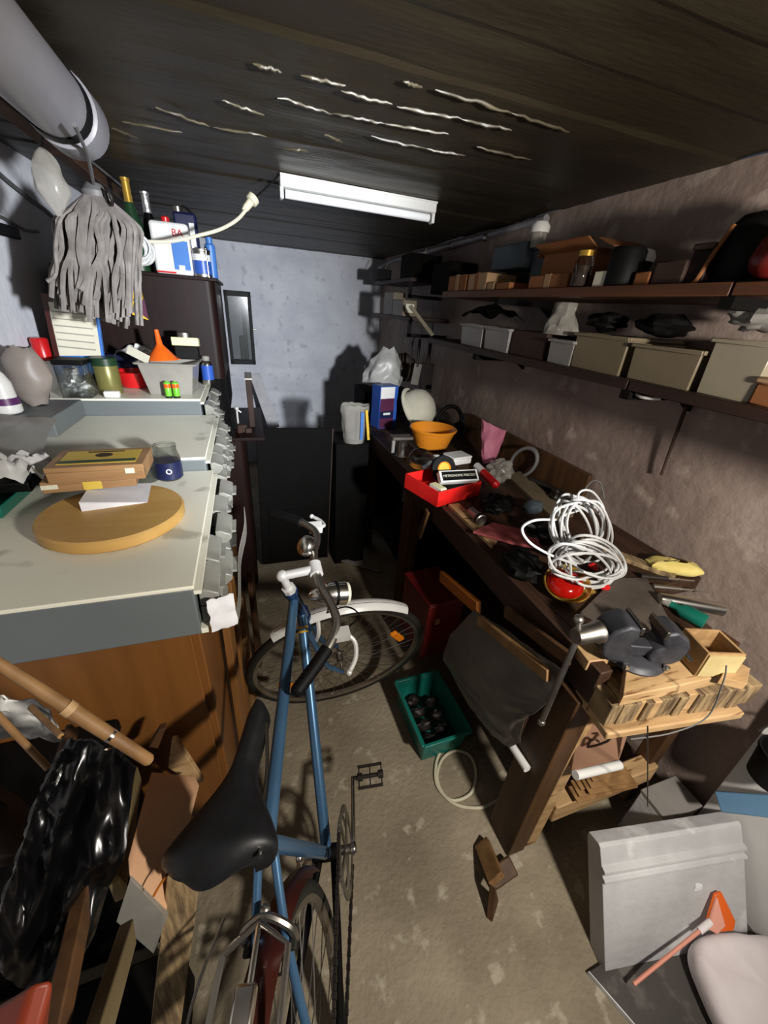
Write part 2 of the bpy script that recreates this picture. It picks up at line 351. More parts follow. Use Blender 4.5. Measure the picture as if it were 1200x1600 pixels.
# ---------------------------------------------------------------- the bicycle (local: y forward, z up in its own leaning plane, x to its right)
def make_bike():
    F = V((0.231, 0.973, 0)).normalized(); lean = math.radians(12.5); left = V((-F.y, F.x, 0))
    U = V((0, 0, 1)) * math.cos(lean) + left * math.sin(lean); Rt = F.cross(U)
    M = Matrix((Rt, F, U)).transposed()
    bk = thing('bicycle', 'blue road bicycle with black saddle, leaning left with its front wheel turned right', 'bicycle', (0.047, 0.045, 0.004), R=M.to_euler())
    bb = V((0, .43, .27)); ra = V((0, 0, .337)); hb = V((0, .868, .70)); ax = V((0, -.309, .951)); ht = hb + ax * 0.14
    st_top = bb + V((0, -.309, .951)) * 0.50
    fr = B().cyl(hb - ax * .005, ht + ax * .005, .0175).cyl(hb - ax * .012, hb + ax * .004, .021).cyl(ht - ax * .004, ht + ax * .012, .021).done('frame', 'bike_dark_blue', bk)
    B().cyl(bb, hb + ax * .03, .0145).done('down_tube', 'bike_blue', fr)
    B().cyl(st_top - V((0, 0, .03)), ht - ax * .03, .0135).done('top_tube', 'bike_blue', fr)
    B().cyl(bb, st_top, .0145).done('seat_tube', 'bike_blue', fr)
    B().cyl(bb - V((.036, 0, 0)), bb + V((.036, 0, 0)), .019).done('bottom_bracket', 'black', fr)
    for s in (-1, 1):
        B().tube([st_top + V((s * .014, -.005, -.03)), V((s * .03, .16, .60)), ra + V((s * .062, 0, 0))], .0075, 10, 6).done('seat_stay', 'bike_blue', fr)
        B().tube([bb + V((s * .02, -.02, 0)), V((s * .04, .25, .295)), ra + V((s * .062, 0, 0))], .009, 10, 6).done('chain_stay', 'black', fr)
    for k in (.38, .40): B().lathe([(.0152, 0), (.0152, .006)], bb.lerp(hb + ax * .03, k + .52), hb - bb, 16).done('yellow_band', 'yellow', fr)
    B().cyl(st_top - V((0, 0, .02)), st_top + V((0, -.309, .951)) * .075, .0125).cyl(st_top + V((0, 0, -.012)), st_top + V((0, -.003, .014)), .0185).done('seat_post', 'chrome', bk)
    # saddle: broad rear, long thin nose, sagging edges
    sc = V((0, .315, .872))
    def sad(u, v):
        y = .145 - .275 * u                      # nose to tail
        k = min(1, max(0, (u - .38) / .5)); k = k * k * (3 - 2 * k)
        wd = .021 + .067 * k; wd *= min(1, math.sqrt(max(0, (u + .02) / .10))) * (1 if u < .86 else .55 + .45 * math.sqrt(max(0, 1 - ((u - .86) / .14) ** 2)))
        a = (v - .5) * pi * 1.16
        dr = .034 + .016 * k
        tl = max(0, (u - .72) / .28)
        return (sc.x - .008 - .024 * u + wd * math.sin(a), sc.y + y + .036 * tl * tl * math.sin(a) ** 2, sc.z + .012 * k - .006 * math.sin(pi * u) + dr * (math.cos(a) - 1) * (.55 + .45 * abs(math.sin(a))) - .034 * max(0, (u - .82) / .18) ** 2)
    sd = B().sheet(sad, 40, 20, .006).done('saddle', 'saddle', bk)
    for s in (-1, 1): B().tube([sc + V((s * .008, .11, -.03)), sc + V((s * .02, .03, -.045)), sc + V((s * .024, -.04, -.045)), sc + V((s * .045, -.105, -.015))], .0035, 8, 6).done('saddle_rail', 'chrome', sd)
    # wheels
    def wheel(name, parent, c, axis=V((1, 0, 0))):
        w_ = B().cyl(c - axis * .02, c + axis * .02, .013).cyl(c - axis * .024, c - axis * .018, .023).cyl(c + axis * .018, c + axis * .024, .023).cyl(c - axis * .062, c + axis * .062, .0045).done(name, 'steel_dull', parent)
        return w_
    def wheel_sub(w_, c):
        B().torus(c, (1, 0, 0), .326, .0145, 72, 10).done('tyre', 'rubber', w_)
        b = B()
        prof = ((.312, -.010), (.316, -.0105), (.316, .0105), (.312, .010), (.303, .006), (.303, -.006))
        rg = []
        for i in range(72):
            t = 2 * pi * i / 72; rg.append([b.bm.verts.new(c + V((x, r * math.cos(t), r * math.sin(t)))) for r, x in prof])
        for i in range(72):
            a, d = rg[i], rg[(i + 1) % 72]
            for j in range(6): b.bm.faces.new((a[j], a[(j + 1) % 6], d[(j + 1) % 6], d[j]))
        b.done('rim', 'rim', w_)
        b = B()
        for i in range(36):
            t = 2 * pi * i / 36; s = 1 if i % 2 else -1; o = t + (0.9 if (i // 2) % 2 else -0.9)
            b.cyl(c + V((s * .021, .02 * math.cos(o), .02 * math.sin(o))), c + V((0, .305 * math.cos(t), .305 * math.sin(t))), .0011, seg=5)
        b.done('spokes', 'steel_dull', w_, kind='stuff')
    rw = wheel('rear_wheel', bk, ra); wheel_sub(rw, ra)
    B().lathe([(.022, 0), (.045, .001), (.045, .004), (.04, .005), (.04, .01), (.034, .011), (.034, .017), (.028, .018), (.028, .024), (.02, .025)], ra + V((.026, 0, 0)), (1, 0, 0), 28).done('sprocket', 'steel_dull', rw)
    # rear mudguard, rack, caliper, stays
    def mud(c, R_, a0, a1, wd, n=24):
        def f(u, v):
            t = a0 + (a1 - a0) * u; k = (v - .5) * 2
            r = R_ - .012 * k * k
            return c + V((wd / 2 * k, r * math.cos(t), r * math.sin(t)))
        return f
    B().sheet(mud(ra, .362, .28, 2.9, .052), 30, 6, .0015).done('rear_mudguard', 'maroon', bk)
    rk = B().tube([V((-.05, .16, .70)), V((-.05, -.28, .71)), V((.05, -.28, .71)), V((.05, .16, .70)), V((.0, .19, .70)), V((-.05, .16, .70))], .005, 8).done('rear_rack', 'steel_dull', bk)
    B().cyl((0, .19, .70), (0, -.28, .71), .0045, seg=8).done('centre_bar', 'chrome', rk)
    for y in (.05, -.08, -.2): B().cyl((-.05, y, .705), (.05, y, .705), .004, seg=8).done('cross_bar', 'steel_dull', rk)
    for s in (-1, 1): B().tube([(s * .05, -.02, .70), (s * .064, -.01, .5), (s * .07, 0, .345)], .004, 8).done('rack_stay', 'chrome', rk)
    B().box((0, .1, .712), (.03, .05, .016)).done('rack_clip', 'chrome', rk, bevel=.004)
    cal = B().tube([(-.04, .185, .628), (-.037, .19, .665), (0, .20, .685), (.037, .19, .665), (.04, .185, .628)], .0065, 8, 5).ball((0, .208, .682), .009).done('rear_brake', 'steel_dull', bk)
    for s in (-1, 1): B().box((s * .038, .185, .632), (.012, .03, .01)).done('brake_block', 'rubber', cal, bevel=.002)
    B().tube([(-.055, .2, .71), (-.10, .10, .66), (-.085, -.02, .60), (-.065, -.01, .36)], .0025, 6, 6).done('wire_stay', 'chrome', bk)
    # crankset
    cx = .052
    b = B()
    for (ro, ri, x) in ((.094, .078, cx), (.074, .066, cx - .008)):
        rg = []
        for i in range(96):
            t = 2 * pi * i / 96; o_ = ro + (.003 if i % 2 else -.001)
            rg.append([b.bm.verts.new(bb + V((xx, r * math.cos(t), r * math.sin(t)))) for r, xx in ((o_, x - .0015), (o_, x + .0015), (ri, x + .0015), (ri, x - .0015))])
        for i in range(96):
            a, d = rg[i], rg[(i + 1) % 96]
            for j in range(4): b.bm.faces.new((a[j], a[(j + 1) % 4], d[(j + 1) % 4], d[j]))
    for i in range(5):
        t = 2 * pi * i / 5; b.box(bb + V((cx, .045 * math.cos(t), .045 * math.sin(t))), (.004, .08, .014), Matrix.Rotation(t, 3, 'X'))
    cr = b.cyl(bb + V((-.06, 0, 0)), bb + V((.075, 0, 0)), .011).done('crankset', 'steel_dull', bk)
    fw = V((0, .985, .02)).normalized() * .17
    for s, d in ((1, fw), (-1, -fw)):
        e = bb + V((s * .075, 0, 0)) + d
        B().box(bb + V((s * .072, 0, 0)) + d * .5, (.011, .18, .018), Matrix.Rotation(.02, 3, 'X')).cyl(bb + V((s * .064, 0, 0)), bb + V((s * .08, 0, 0)), .015).done('crank_arm', 'chrome', cr, bevel=.004)
        p = B().cyl(e, e + V((s * .085, 0, 0)), .006).cyl(e + V((s * .012, 0, 0)), e + V((s * .026, 0, 0)), .011).cyl(e + V((s * .075, 0, 0)), e + V((s * .09, 0, 0)), .011)
        for yy in (-.03, .03): p.box(e + V((s * .05, yy, .0)), (.075, .003, .013))
        for xx in (.016, .05, .085): p.box(e + V((s * xx, 0, 0)), (.003, .062, .006))
        p.done('pedal', 'dark_tool', cr)
    b = B()
    for sg in (1, -1):
        a0 = bb + V((cx, 0, sg * .094)); a1 = ra + V((.05, 0, sg * .04)); n = 40
        for i in range(n): b.box(a0.lerp(a1, (i + .5) / n), (.006 if i % 2 else .008, .0095, .008), Matrix.Rotation(math.atan2((a1 - a0).z, (a1 - a0).y), 3, 'X'))
    b.done('chain', 'dark_tool', bk, kind='stuff')
    B().box((.055, -.015, .24), (.01, .03, .11)).cyl((.05, -.01, .2), (.056, -.01, .2), .025).cyl((.05, .02, .28), (.056, .02, .28), .022).done('rear_derailleur', 'dark_tool', bk, bevel=.003)
    # -------- steered assembly: built straight, turned about the head axis
    ang = math.radians(-80)
    Rs = Matrix.Rotation(ang, 4, ax); T = Matrix.Translation(hb) @ Rs @ Matrix.Translation(-hb)
    def steer(o):
        o.matrix_local = T; return o
    fh = V((0, 1.02, .365))
    crown = hb - ax * .02
    fk = steer(B().cyl(crown - V((.045, 0, 0)), crown + V((.045, 0, 0)), .013).cyl(crown - ax * .01, crown + ax * .02, .018).done('fork', 'bike_dark_blue', bk))
    for s in (-1, 1):
        B().tube([crown + V((s * .042, 0, 0)), crown + V((s * .048, .075, -.23)), V((s * .052, .99, .40)), fh + V((s * .052, 0, 0))], .009, 10, 6, rs=lambda t: .011 - .0045 * t).done('fork_blade', 'bike_blue', fk)
    fwl = steer(wheel('front_wheel', bk, fh)); wheel_sub(fwl, fh)
    for t in (.42, 3.75):
        B().box(fh + V((0, .235 * math.cos(t), .235 * math.sin(t))), (.014, .026, .078), Matrix.Rotation(t + .25, 3, 'X')).done('spoke_reflector', 'reflector', fwl, bevel=.003)
    fm = steer(B().sheet(mud(fh, .362, .95, 2.35, .048), 24, 6, .0015).done('front_mudguard', 'enamel_white', bk))
    B().sheet(mud(fh, .3632, .96, 2.3, .012), 24, 2, .001).done('stripe', 'maroon', fm)
    fb = steer(B().tube([crown + V((-.04, .03, -.065)), crown + V((-.04, .035, -.02)), crown + V((0, .035, .005)), crown + V((.04, .035, -.02)), crown + V((.04, .03, -.065))], .008, 8, 5).ball(crown + V((0, .045, 0)), .012).done('front_brake', 'alu_white', bk))
    tp = ht + ax * .085
    sm = steer(B().cyl(ht, tp, .0115).ball(tp, .0165).cyl(ht + ax * .008, ht + ax * .028, .019, seg=8).cyl(tp, tp + V((0, .085, .012)), .0125).cyl(tp + V((-.02, .09, .012)), tp + V((.02, .09, .012)), .018).done('stem', 'alu_white', bk))
    hc = tp + V((0, .09, .012))
    def side(s): return [hc + V((s * .0, 0, 0)), hc + V((s * .06, .005, .0)), hc + V((s * .11, .022, -.01)), hc + V((s * .16, .028, -.02)), hc + V((s * .205, .006, -.028)), hc + V((s * .25, -.038, -.04)), hc + V((s * .292, -.085, -.055))]
    full = [p for p in side(-1)[::-1]] + side(1)[1:]
    hbar = steer(B().tube(full, .0115, 12, 6).done('handlebar', 'steel_dull', bk))
    for s in (-1, 1):
        q = spline(side(s), 6)
        B().tube(q[-11:] , .0165, 12).ball(q[-1], .0165).done('grip', 'black', hbar)
        l0 = q[-15]
        lv = B().box(l0 + V((0, .018, -.004)), (.028, .04, .026)).tube([l0 + V((s * .0, .03, -.004)), l0 + V((s * .02, .05, -.018)), l0 + V((s * .055, .045, -.03)), l0 + V((s * .085, .022, -.036))], .006, 8, 5).ball(l0 + V((s * .085, .022, -.036)), .008)
        lv.done('brake_lever', 'alu_white', hbar)
    bl = hc + V((-.055, -.012, .033))
    B().lathe([(.028, 0), (.029, .004), (.029, .016), (.026, .022), (.016, .027), (0, .029)], bl, (0, -.75, .5), 28).cyl(bl - V((0, -.01, .01)), hc + V((-.055, 0, 0)), .008).done('bell', 'chrome', hbar)
    hl = hc + V((.052, .05, -.052))
    hd = steer(B().lathe([(.002, -.075), (.012, -.07), (.024, -.045), (.031, -.015), (.033, .0), (.033, .028), (.03, .031)], hl, (0, 1, -.12), 28).cyl(hl, hc + V((.03, .0, -.005)), .007).done('headlight', 'chrome', bk))
    B().lathe([(.031, .029), (.030, .037), (.02, .041), (0, .042)], hl, (0, 1, -.12), 28).done('lens', 'paper_cream', hd)
    B().lathe([(.0338, -.004), (.0338, .004)], hl, (0, 1, -.12), 28).done('dark_ring', 'black', hd)
    steer(B().tube([hc + V((.19, .03, -.02)), hc + V((.13, .10, -.06)), hc + V((.05, .09, -.13)), crown + V((0, .05, .01))], .0025, 6, 8).done('brake_cable', 'black', bk))
    return bk
bike = make_bike()
# ---------------------------------------------------------------- lamp and ceiling fittings
t = thing('ceiling_lamp', 'white switched-off fluorescent batten lamp fixed across the dark ceiling', 'lamp', (.17, 1.90, 1.9), rz=.03)
B().box((.325, 0, .048), (.65, .05, .036)).done('housing', 'enamel_white', t, bevel=.004)
B().prism([(0, -.03, .068), (.65, -.03, .068), (.65, .045, .068), (0, .045, .068)], (0, 0, -.006)).done('mounting_plate', 'enamel_white', t)
B().cyl((.02, .004, .014), (.63, .004, .014), .0145, seg=20).done('tube', 'tube_glass', t)
for x in (.006, .644): B().box((x, .002, .02), (.014, .036, .05)).done('end_cap', 'enamel_white', t, bevel=.004)
# the white pipe hung below the ceiling, with its strap
t = thing('waste_pipe', 'thick white plastic pipe hanging along the ceiling at the left', 'pipe', (-.335, -.6, 1.882))
B().cyl((0, 0, 0), (0, 1.86, 0), .062, seg=32).done('pipe_length', 'pipe_white', t)
B().lathe([(.062, 0), (.07, .004), (.071, .09), (.066, .105), (.03, .115), (0, .115)], (0, 1.88, 0), (0, 1, 0), 32).done('pipe_end', 'pipe_white', t)
B().lathe([(.0655, 0), (.0655, .03)], (0, 1.84, 0), (0, 1, 0), 32).done('strap', 'black', t)
B().box((0, 1.855, .073), (.02, .02, .03)).done('strap_hanger', 'black', t)
t = B().cyl((0, 0, 0), (0, 1.55, 0), .016, seg=16).lathe([(.021, 0), (.021, .03)], (0, 1.53, 0), (0, 1, 0), 16).done('thin_pipe', 'pipe_white', loc=(-.43, -.6, 1.84), label='thin pale pipe running just below the thick white pipe', cat='pipe')
t = B().box((0, .8, 0), (.05, 1.6, .05)).box((0, -.4, -.012), (.03, .8, .02)).done('ceiling_batten', 'wood_dark', loc=(-.52, 1.0, ZC - .028), label='dark wooden batten along the ceiling beside the whitewashed left wall', cat='batten', bevel=.003)
def lcable(name, pts, r, m, label): return B().tube([at(u, v, **k) for u, v, k in pts], r, 6, 6).done(name, m, label=label, cat='cable')
X_ = dict(x=XL + .014)
lcable('wall_cable', [(-60, 215, X_), (0, 272, X_), (40, 305, X_), (75, 331, X_), (95, 350, X_)], .006, 'cord_grey', 'grey cable running slantwise high across the left wall')
lcable('wall_cable', [(-60, 315, X_), (0, 338, X_), (22, 350, X_), (42, 360, X_), (60, 362, X_)], .005, 'cord_grey', 'lower grey cable ending beside the mop shadow on the left wall')
B().box((0, 0, 0), (.02, .16, .035)).done('wall_bracket', 'black', loc=at(8, 360, x=XL + .012), bevel=.003, label='small black bracket screwed to the left wall below the cables', cat='bracket')
Z_ = dict(z=ZC - .012)
lcable('ceiling_cable', [(60, 185, Z_), (87, 207, Z_), (140, 250, Z_), (193, 293, Z_)], .005, 'cord_grey', 'thin grey cable along the ceiling between white pipe and left wall')
# hanging mop head
mx, my, mz = -.352, 1.5, 1.765
t = thing('mop_head', 'grey cotton mop head hanging upside up from a cord on the left', 'mop', (mx, my, mz))
b = B(); random.seed(3)
for i in range(190):
    a = random.uniform(0, 2 * pi); q = random.random() ** .5; tx, ty = math.cos(a) * q, math.sin(a) * q
    ln = .255 + random.uniform(-.035, .05) + .02 * tx; ws = random.uniform(-.012, .012); wv = random.uniform(-.007, .007)
    b.tube([(tx * .03, ty * .028, .012 - .018 * q), (tx * .078, ty * .05, -.012 - .03 * q), (tx * .102 + ws - .010 + wv, ty * .062, -.07), (tx * .102 + ws - .025 - wv, ty * .064, -.13), (tx * .100 + ws * 2 - .045 + wv, ty * .066, -.19), (tx * .092 + ws * 3 - .068, ty * .07, -ln)], .0058, 5, 3)
b.done('strands', 'mop', t, kind='stuff')
B().lathe([(.0, .03), (.018, .028), (.032, .01), (.028, -.01), (0, -.012)], (0, 0, 0), (0, 0, 1), 16).done('binding', 'cord_grey', t)
pt = at(116, 195, z=1.815) - V((mx, my, mz))
B().tube([(0, 0, .02), pt * .5 + V((.006, 0, .02)), pt], .004, 6, 5).done('hanging_cord', 'cord_grey', t)
B().torus((.04, -.045, -.004), (1, .6, .2), .016, .004, 24, 8).done('hanging_ring', 'dark_tool', t)
p = at(80, 290, y=1.40)
def bag(u, v):
    a = 2 * pi * u; r = (.006 + .028 * math.sin(pi * min(1, v * 1.05)) ** .7) * (1 + .25 * nz(math.cos(a) * 2, math.sin(a) * 2, v * 4))
    return (r * math.cos(a), r * .6 * math.sin(a), .07 - .13 * v)
t = B().sheet(bag, 20, 14, 0).done('hanging_bag', 'film', loc=p, label='clear plastic bag hanging between the left wall and the grey mop', cat='bag')
B().tube([(0, 0, .068), (.01, .02, .11), at(88, 215, z=1.86) - p], .004, 6, 5).done('bag_string', 'cord_grey', t)
# extension lead draped from the lamp to the coil by the bottles
P1 = [(437, 272, dict(y=1.87)), (420, 290, dict(y=1.86)), (396, 312, dict(y=1.85))]
t = thing('extension_lead', 'cream extension lead with a socket end hanging from the lamp', 'cable', at(392, 315, y=1.85))
o_ = V(t.location)
B().tube([at(u, v, **k) - o_ for u, v, k in P1], .0035, 6, 4).done('black_flex', 'black', t)
B().lathe([(.008, -.045), (.012, -.03), (.013, -.004), (.021, .0), (.022, .018), (.017, .022), (0, .022)], (0, 0, 0), (at(398, 310, y=1.85) - at(378, 335, y=1.83)), 20).done('socket', 'cord_cream', t)
B().tube([at(u, v, y=y_) - o_ for u, v, y_ in ((388, 322, 1.84), (372, 342, 1.82), (345, 358, 1.8), (310, 368, 1.78), (275, 376, 1.76), (245, 378, 1.75), (215, 376, 1.74))], .0058, 8, 6).done('flex', 'cord_cream', t)
b = B()
cc = at(215, 388, y=1.74) - o_
for i in range(9): b.torus(cc + V((random.uniform(-.006, .006), (i - 4) * .006, random.uniform(-.006, .006))), (.35 + random.uniform(-.2, .2), -1, random.uniform(-.2, .2)), .036 + random.uniform(-.006, .006), .0048, 28, 6)
b.box(cc, (.012, .06, .08), Matrix.Rotation(.5, 3, 'Y'))
b.done('coiled_flex', 'wire_white', t)

# ---------------------------------------------------------------- dark dresser at the back left (x -.66 .. -.10)
DT, DY, DX = 1.615, 2.0, -.105
t = thing('dresser', 'tall dark brown glossy dresser against the left wall with its doors standing open', 'dresser', (-.385, DY, 0))
def lx(x): return x + .385
# upper box: rounded front corner, side facing the room to the right
def rbox(x0, x1, y0, y1, r, z0, z1, name, m, par=t, n=6):
    pts = []
    for (cx_, cy_, a0) in ((x1 - r, y0 + r, -pi / 2), (x1 - r, y1 - r, 0)):
        for i in range(n + 1): a = a0 + pi / 2 * i / n; pts.append((cx_ + r * math.cos(a), cy_ + r * math.sin(a), z0))
    pts += [(x0, y1, z0), (x0, y0, z0)]
    return B().prism(pts, (0, 0, z1 - z0)).done(name, m, par, bevel=.003)
rbox(lx(-.66), lx(DX), 0, .62, .035, 1.21, DT, 'upper_cabinet', 'dark_wood_gloss')
B().box((lx(-.38), .31, DT - .006), (.575, .645, .014)).done('top_board', 'dark_wood_gloss', t, bevel=.003)
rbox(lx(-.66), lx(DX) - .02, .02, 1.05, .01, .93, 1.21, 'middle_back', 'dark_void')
rbox(lx(-.66), lx(DX) + .055, -.02, .58, .03, .02, .925, 'lower_cabinet', 'dark_wood_gloss')
B().box((lx(-.31), .28, .932), (.72, .64, .016)).done('counter_board', 'dark_wood_gloss', t, bevel=.003)
# the small niche post and bright edge at the right of the counter
B().box((lx(-.005), .26, 1.06), (.03, .2, .245)).done('side_post', 'brown_dark', t, bevel=.003)
B().box((lx(-.005), .26, 1.187), (.036, .2, .008)).done('post_cap', 'steel_dull', t)
# open glass door: a frame with four members, pane and two shapes behind it
gd = thing('glass_door', None, None, (lx(-.098), .66, 1.19)); gd.parent = t; gd.rotation_euler = (0, 0, .08)
def put(o): o.parent = gd; return o
W_, H_ = .145, .395
for (c, d) in (((.009, 0, H_ / 2), (.018, .02, H_)), ((W_ - .009, 0, H_ / 2), (.018, .02, H_)), ((W_ / 2, 0, .014), (W_, .02, .028)), ((W_ / 2, 0, H_ - .014), (W_, .02, .028))):
    B().box(c, d).done('door_frame', 'black', gd, bevel=.002)
B().box((W_ / 2, 0, H_ / 2), (W_ - .03, .004, H_ - .05)).done('pane', 'glass_pane', gd)
B().cyl((W_ + .0, -.0, .2), (W_ + .018, -.0, .2), .004).done('catch', 'steel_dull', gd)
b = B().box((0, 0, .07), (.035, .05, .14)).box((.02, .03, .17), (.022, .03, .34))
b.done('paper_roll', 'paper', loc=(-.02, DY + .74, 1.205), label='pale paper roll seen behind the small open glass door', cat='paper', bevel=.006)
# big open lower door
dr = thing('open_door', None, None, (lx(-.02), .17, .03)); dr.parent = t; dr.rotation_euler = (0, math.radians(2), math.radians(3))
B().box((.215, 0, .45), (.43, .018, .90)).done('door_panel', 'dark_void', dr, bevel=.002)
B().box((.428, -.003, .45), (.007, .022, .90)).done('door_edge', 'brown_dark', dr)
B().box((.215, -.012, .22), (.33, .006, .34)).done('door_batten', 'dark_void', dr)
# things on the dresser
def bottle(u, v0, y, r, h, body, neck, label, group=None):
    p = at(u, v0, y=y); p.z = DT
    t = thing('wine_bottle', label, 'bottle', p)
    B().lathe([(r * .8, 0), (r, .006), (r, h * .52), (r * .8, h * .62), (r * .42, h * .76), (r * .36, h * .8), (r * .36, h * .985), (r * .42, h * .99), (0, h)], (0, 0, 0), (0, 0, 1), 24).done('glass_body', body, t)
    B().lathe([(r * .44, h * .76), (r * .40, h * .8), (r * .40, h * .97), (r * .46, h * .975), (r * .46, h * 1.005), (0, h * 1.01)], (0, 0, 0), (0, 0, 1), 20).done('foil_neck', neck, t)
    return t
bottle(219, 410, 2.13, .036, .31, 'green_dark', 'gold', 'dark green bottle with a gold foil neck on the dresser')
bottle(245, 415, 2.19, .036, .285, 'black_gloss', 'foil', 'near-black bottle with a silver foil neck on the dresser')
p = at(275, 425, y=2.07); p.z = DT
t = thing('paint_tin', 'white paint tin with red letters and blue panels on the dresser', 'tin', p)
B().box((0, 0, .09), (.14, .06, .18)).done('tin_body', 'enamel_white', t, bevel=.012)
B().box((.032, -.0305, .07), (.06, .003, .10)).done('blue_panel', 'blue_mid', t)
B().box((.03, -.0325, .025), (.022, .002, .022)).done('small_label', 'enamel_white', t)
B().box((-.03, -.0305, .008), (.07, .003, .006)).done('red_line', 'red', t)
text('BA', .034, 'red_letters', 'red', t, (.03, -.0325, .145), (pi / 2, 0, 0))
B().lathe([(.014, 0), (.015, .014), (.012, .018), (0, .018)], (-.01, 0, .18), (0, 0, 1), 16).done('red_cap', 'red', t)
p = at(300, 420, y=2.2); p.z = DT
t = thing('oil_can', 'tall navy oil can standing behind the white paint tin', 'tin', p)
B().box((0, 0, .118), (.09, .06, .236)).done('can_body', 'navy', t, bevel=.01)
B().box((.024, -.0305, .1), (.02, .003, .20)).done('white_stripe', 'enamel_white', t)
B().lathe([(.016, 0), (.016, .018), (0, .018)], (-.025, 0, .236), (0, 0, 1), 16).done('cap', 'steel_dull', t)
B().tube([(-.02, 0, .236), (0, 0, .258), (.03, 0, .236)], .005, 8, 4).done('handle', 'black', t)
p = at(318, 430, y=2.06); p.z = DT
t = thing('paint_can', 'small round tin with blue label right of the white paint tin', 'tin', p)
B().lathe([(.035, 0), (.035, .09), (.037, .092), (.037, .1), (.031, .1), (.03, .094), (0, .094)], (0, 0, 0), (0, 0, 1), 24).done('can_body', 'steel_dull', t)
B().lathe([(.0356, .012), (.0356, .06)], (0, 0, 0), (0, 0, 1), 24).done('blue_label', 'blue', t)
B().lathe([(.0358, .06), (.0358, .082)], (0, 0, 0), (0, 0, 1), 24).done('white_label', 'enamel_white', t)
p = at(305, 378, y=2.18); p.z = DT + .10
t = B().lathe([(.022, -.1), (.022, .03), (.014, .038), (.014, .06), (0, .06)], (0, 0, 0), (0, 0, 1), 20).done('blue_bottle', 'blue_mid', loc=p + V((.055, .02, 0)), label='bright blue bottle half hidden behind the paint tins', cat='bottle')
p = at(337, 432, y=2.05); p.z = DT
B().cyl((0, 0, 0), (.0, 0, .10), .004, seg=10).lathe([(.012, 0), (.012, .004)], (0, 0, 0)).ball((0, 0, .102), .007).done('metal_rod', 'chrome', loc=V((DX - .02, 2.03, DT)), label='thin upright metal rod at the right corner of the dresser', cat='rod')

# ---------------------------------------------------------------- small-parts cabinets on the wood cabinet (tops 1.10 / 1.14 / 1.20)
def organizer(loc, L, D, h, label, cols, sides=True, rows=2):
    """L along y, D along -x; drawers on the right side face"""
    t = thing('drawer_cabinet', label, 'cabinet', loc)
    B().box((-D / 2, L / 2, h / 2 - .004), (D, L, h - .008)).done('cabinet_body', 'grey_paint', t, bevel=.003)
    B().box((-D / 2, L / 2, h - .004), (D + .004, L + .004, .008)).done('cream_top', 'cream', t, bevel=.002)
    B().box((.006, L / 2, .008), (.012, L, .012)).done('rail', 'cream', t); B().box((.006, L / 2, h - .016), (.012, L, .008)).done('rail', 'cream', t)
    dh = (h - .036) / rows; dl = (L - .02) / cols
    proto = None
    for r in range(rows):
        for c in range(cols):
            z = .016 + dh * r; y = .01 + dl * c; k = random.uniform(0, .022)
            if proto is None:
                o = B().prism([(0, .004, 0), (.02, .004, .0), (.034, .004, dh * .35), (.034, .004, dh * .62), (.012, .004, dh * .9), (0, .004, dh * .9)], (0, dl - .008, 0)).done('drawer', 'grey_drawer', t, bevel=.002); proto = o
                B().box((.037, dl / 2, dh * .5), (.012, dl * .5, .006)).done('drawer_pull', 'grey_drawer', o); pull = o.children[0]
            else:
                o = proto.copy(); COL.objects.link(o); o.parent = t
                q = pull.copy(); COL.objects.link(q); q.parent = o
            o.location = (k, y, z)
    return t
OX = -.125
organizer((OX, .603, .985), .542, .595, .115, 'low grey drawer cabinet with cream top under the round wooden board', 5)
organizer((-.14, 1.15, .985), .475, .58, .155, 'grey drawer cabinet with cream top, just behind the jar of dark jam', 5, rows=3)
organizer((-.185, 1.63, .985), .365, .53, .215, 'rearmost grey drawer cabinet, carrying tub, jars and bottles', 4, rows=4)
# wood cabinet beneath
t = thing('wood_cabinet', 'brown veneered wooden cabinet carrying the grey drawer cabinets', 'cabinet', (-.405, .66, 0))
B().box((-.02, .6, .49), (.57, 1.2, .98)).done('cabinet_body', 'wood_veneer', t, bevel=.004)
B().box((0, -.006, .5), (.50, .012, .94)).done('back_panel', 'wood_veneer', t, bevel=.002)
B().box((.268, .6, .975), (.014, 1.2, .018)).done('edge_strip', 'wood_brown', t)
# leaning planks in the gap to its right
for i, (u, v, y, x0, w_, lab, m_) in enumerate(((349, 870, .92, -.117, .05, 'narrow brown plank leaning nearest the corner of the wood cabinet', 'wood_brown'), (357, 905, 1.08, -.115, .05, 'second brown plank leaning beside the wood cabinet', 'wood_brown'),
                                     (372, 930, 1.25, -.10, .05, 'third brown plank leaning between wood cabinet and dresser', 'wood_rafter'), (385, 890, 1.5, -.07, .06, 'farthest dark plank leaning in front of the dresser', 'wood_dark'))):
    tp = at(u, v, y=y); 
    plank('leaning_plank', lab, 'plank', (x0 + .003, y - .12, 0.002), (x0, y, tp.z), w_, .02, (.15, 1, 0), m_)
# paper hanging on the corner and a clear sheet
p = at(318, 938, y=.60)
def pap(u, v): return (.004 + .045 * u + .004 * nz(u * 3, v * 3), -.002 + .02 * u + .006 * nz(v * 4, u * 2, 3), -.002 - .075 * v - .006 * u + .005 * nz(u * 4, v * 2))
B().sheet(pap, 8, 10, .0008).done('paper_scrap', 'paper', loc=p, label='white paper scrap hanging off the near corner of the drawer cabinet', cat='paper')
p = at(346, 800, y=.93)
def clr(u, v): return (.055 + .008 * nz(v * 3, 1) - .03 * v, -.02 - .26 * v + .03 * u, .02 - .12 * v - .05 * u)
B().sheet(clr, 4, 12, .001).done('clear_sheet', 'film', loc=p, label='clear plastic strip hanging along the cabinet drawers', cat='plastic sheet')

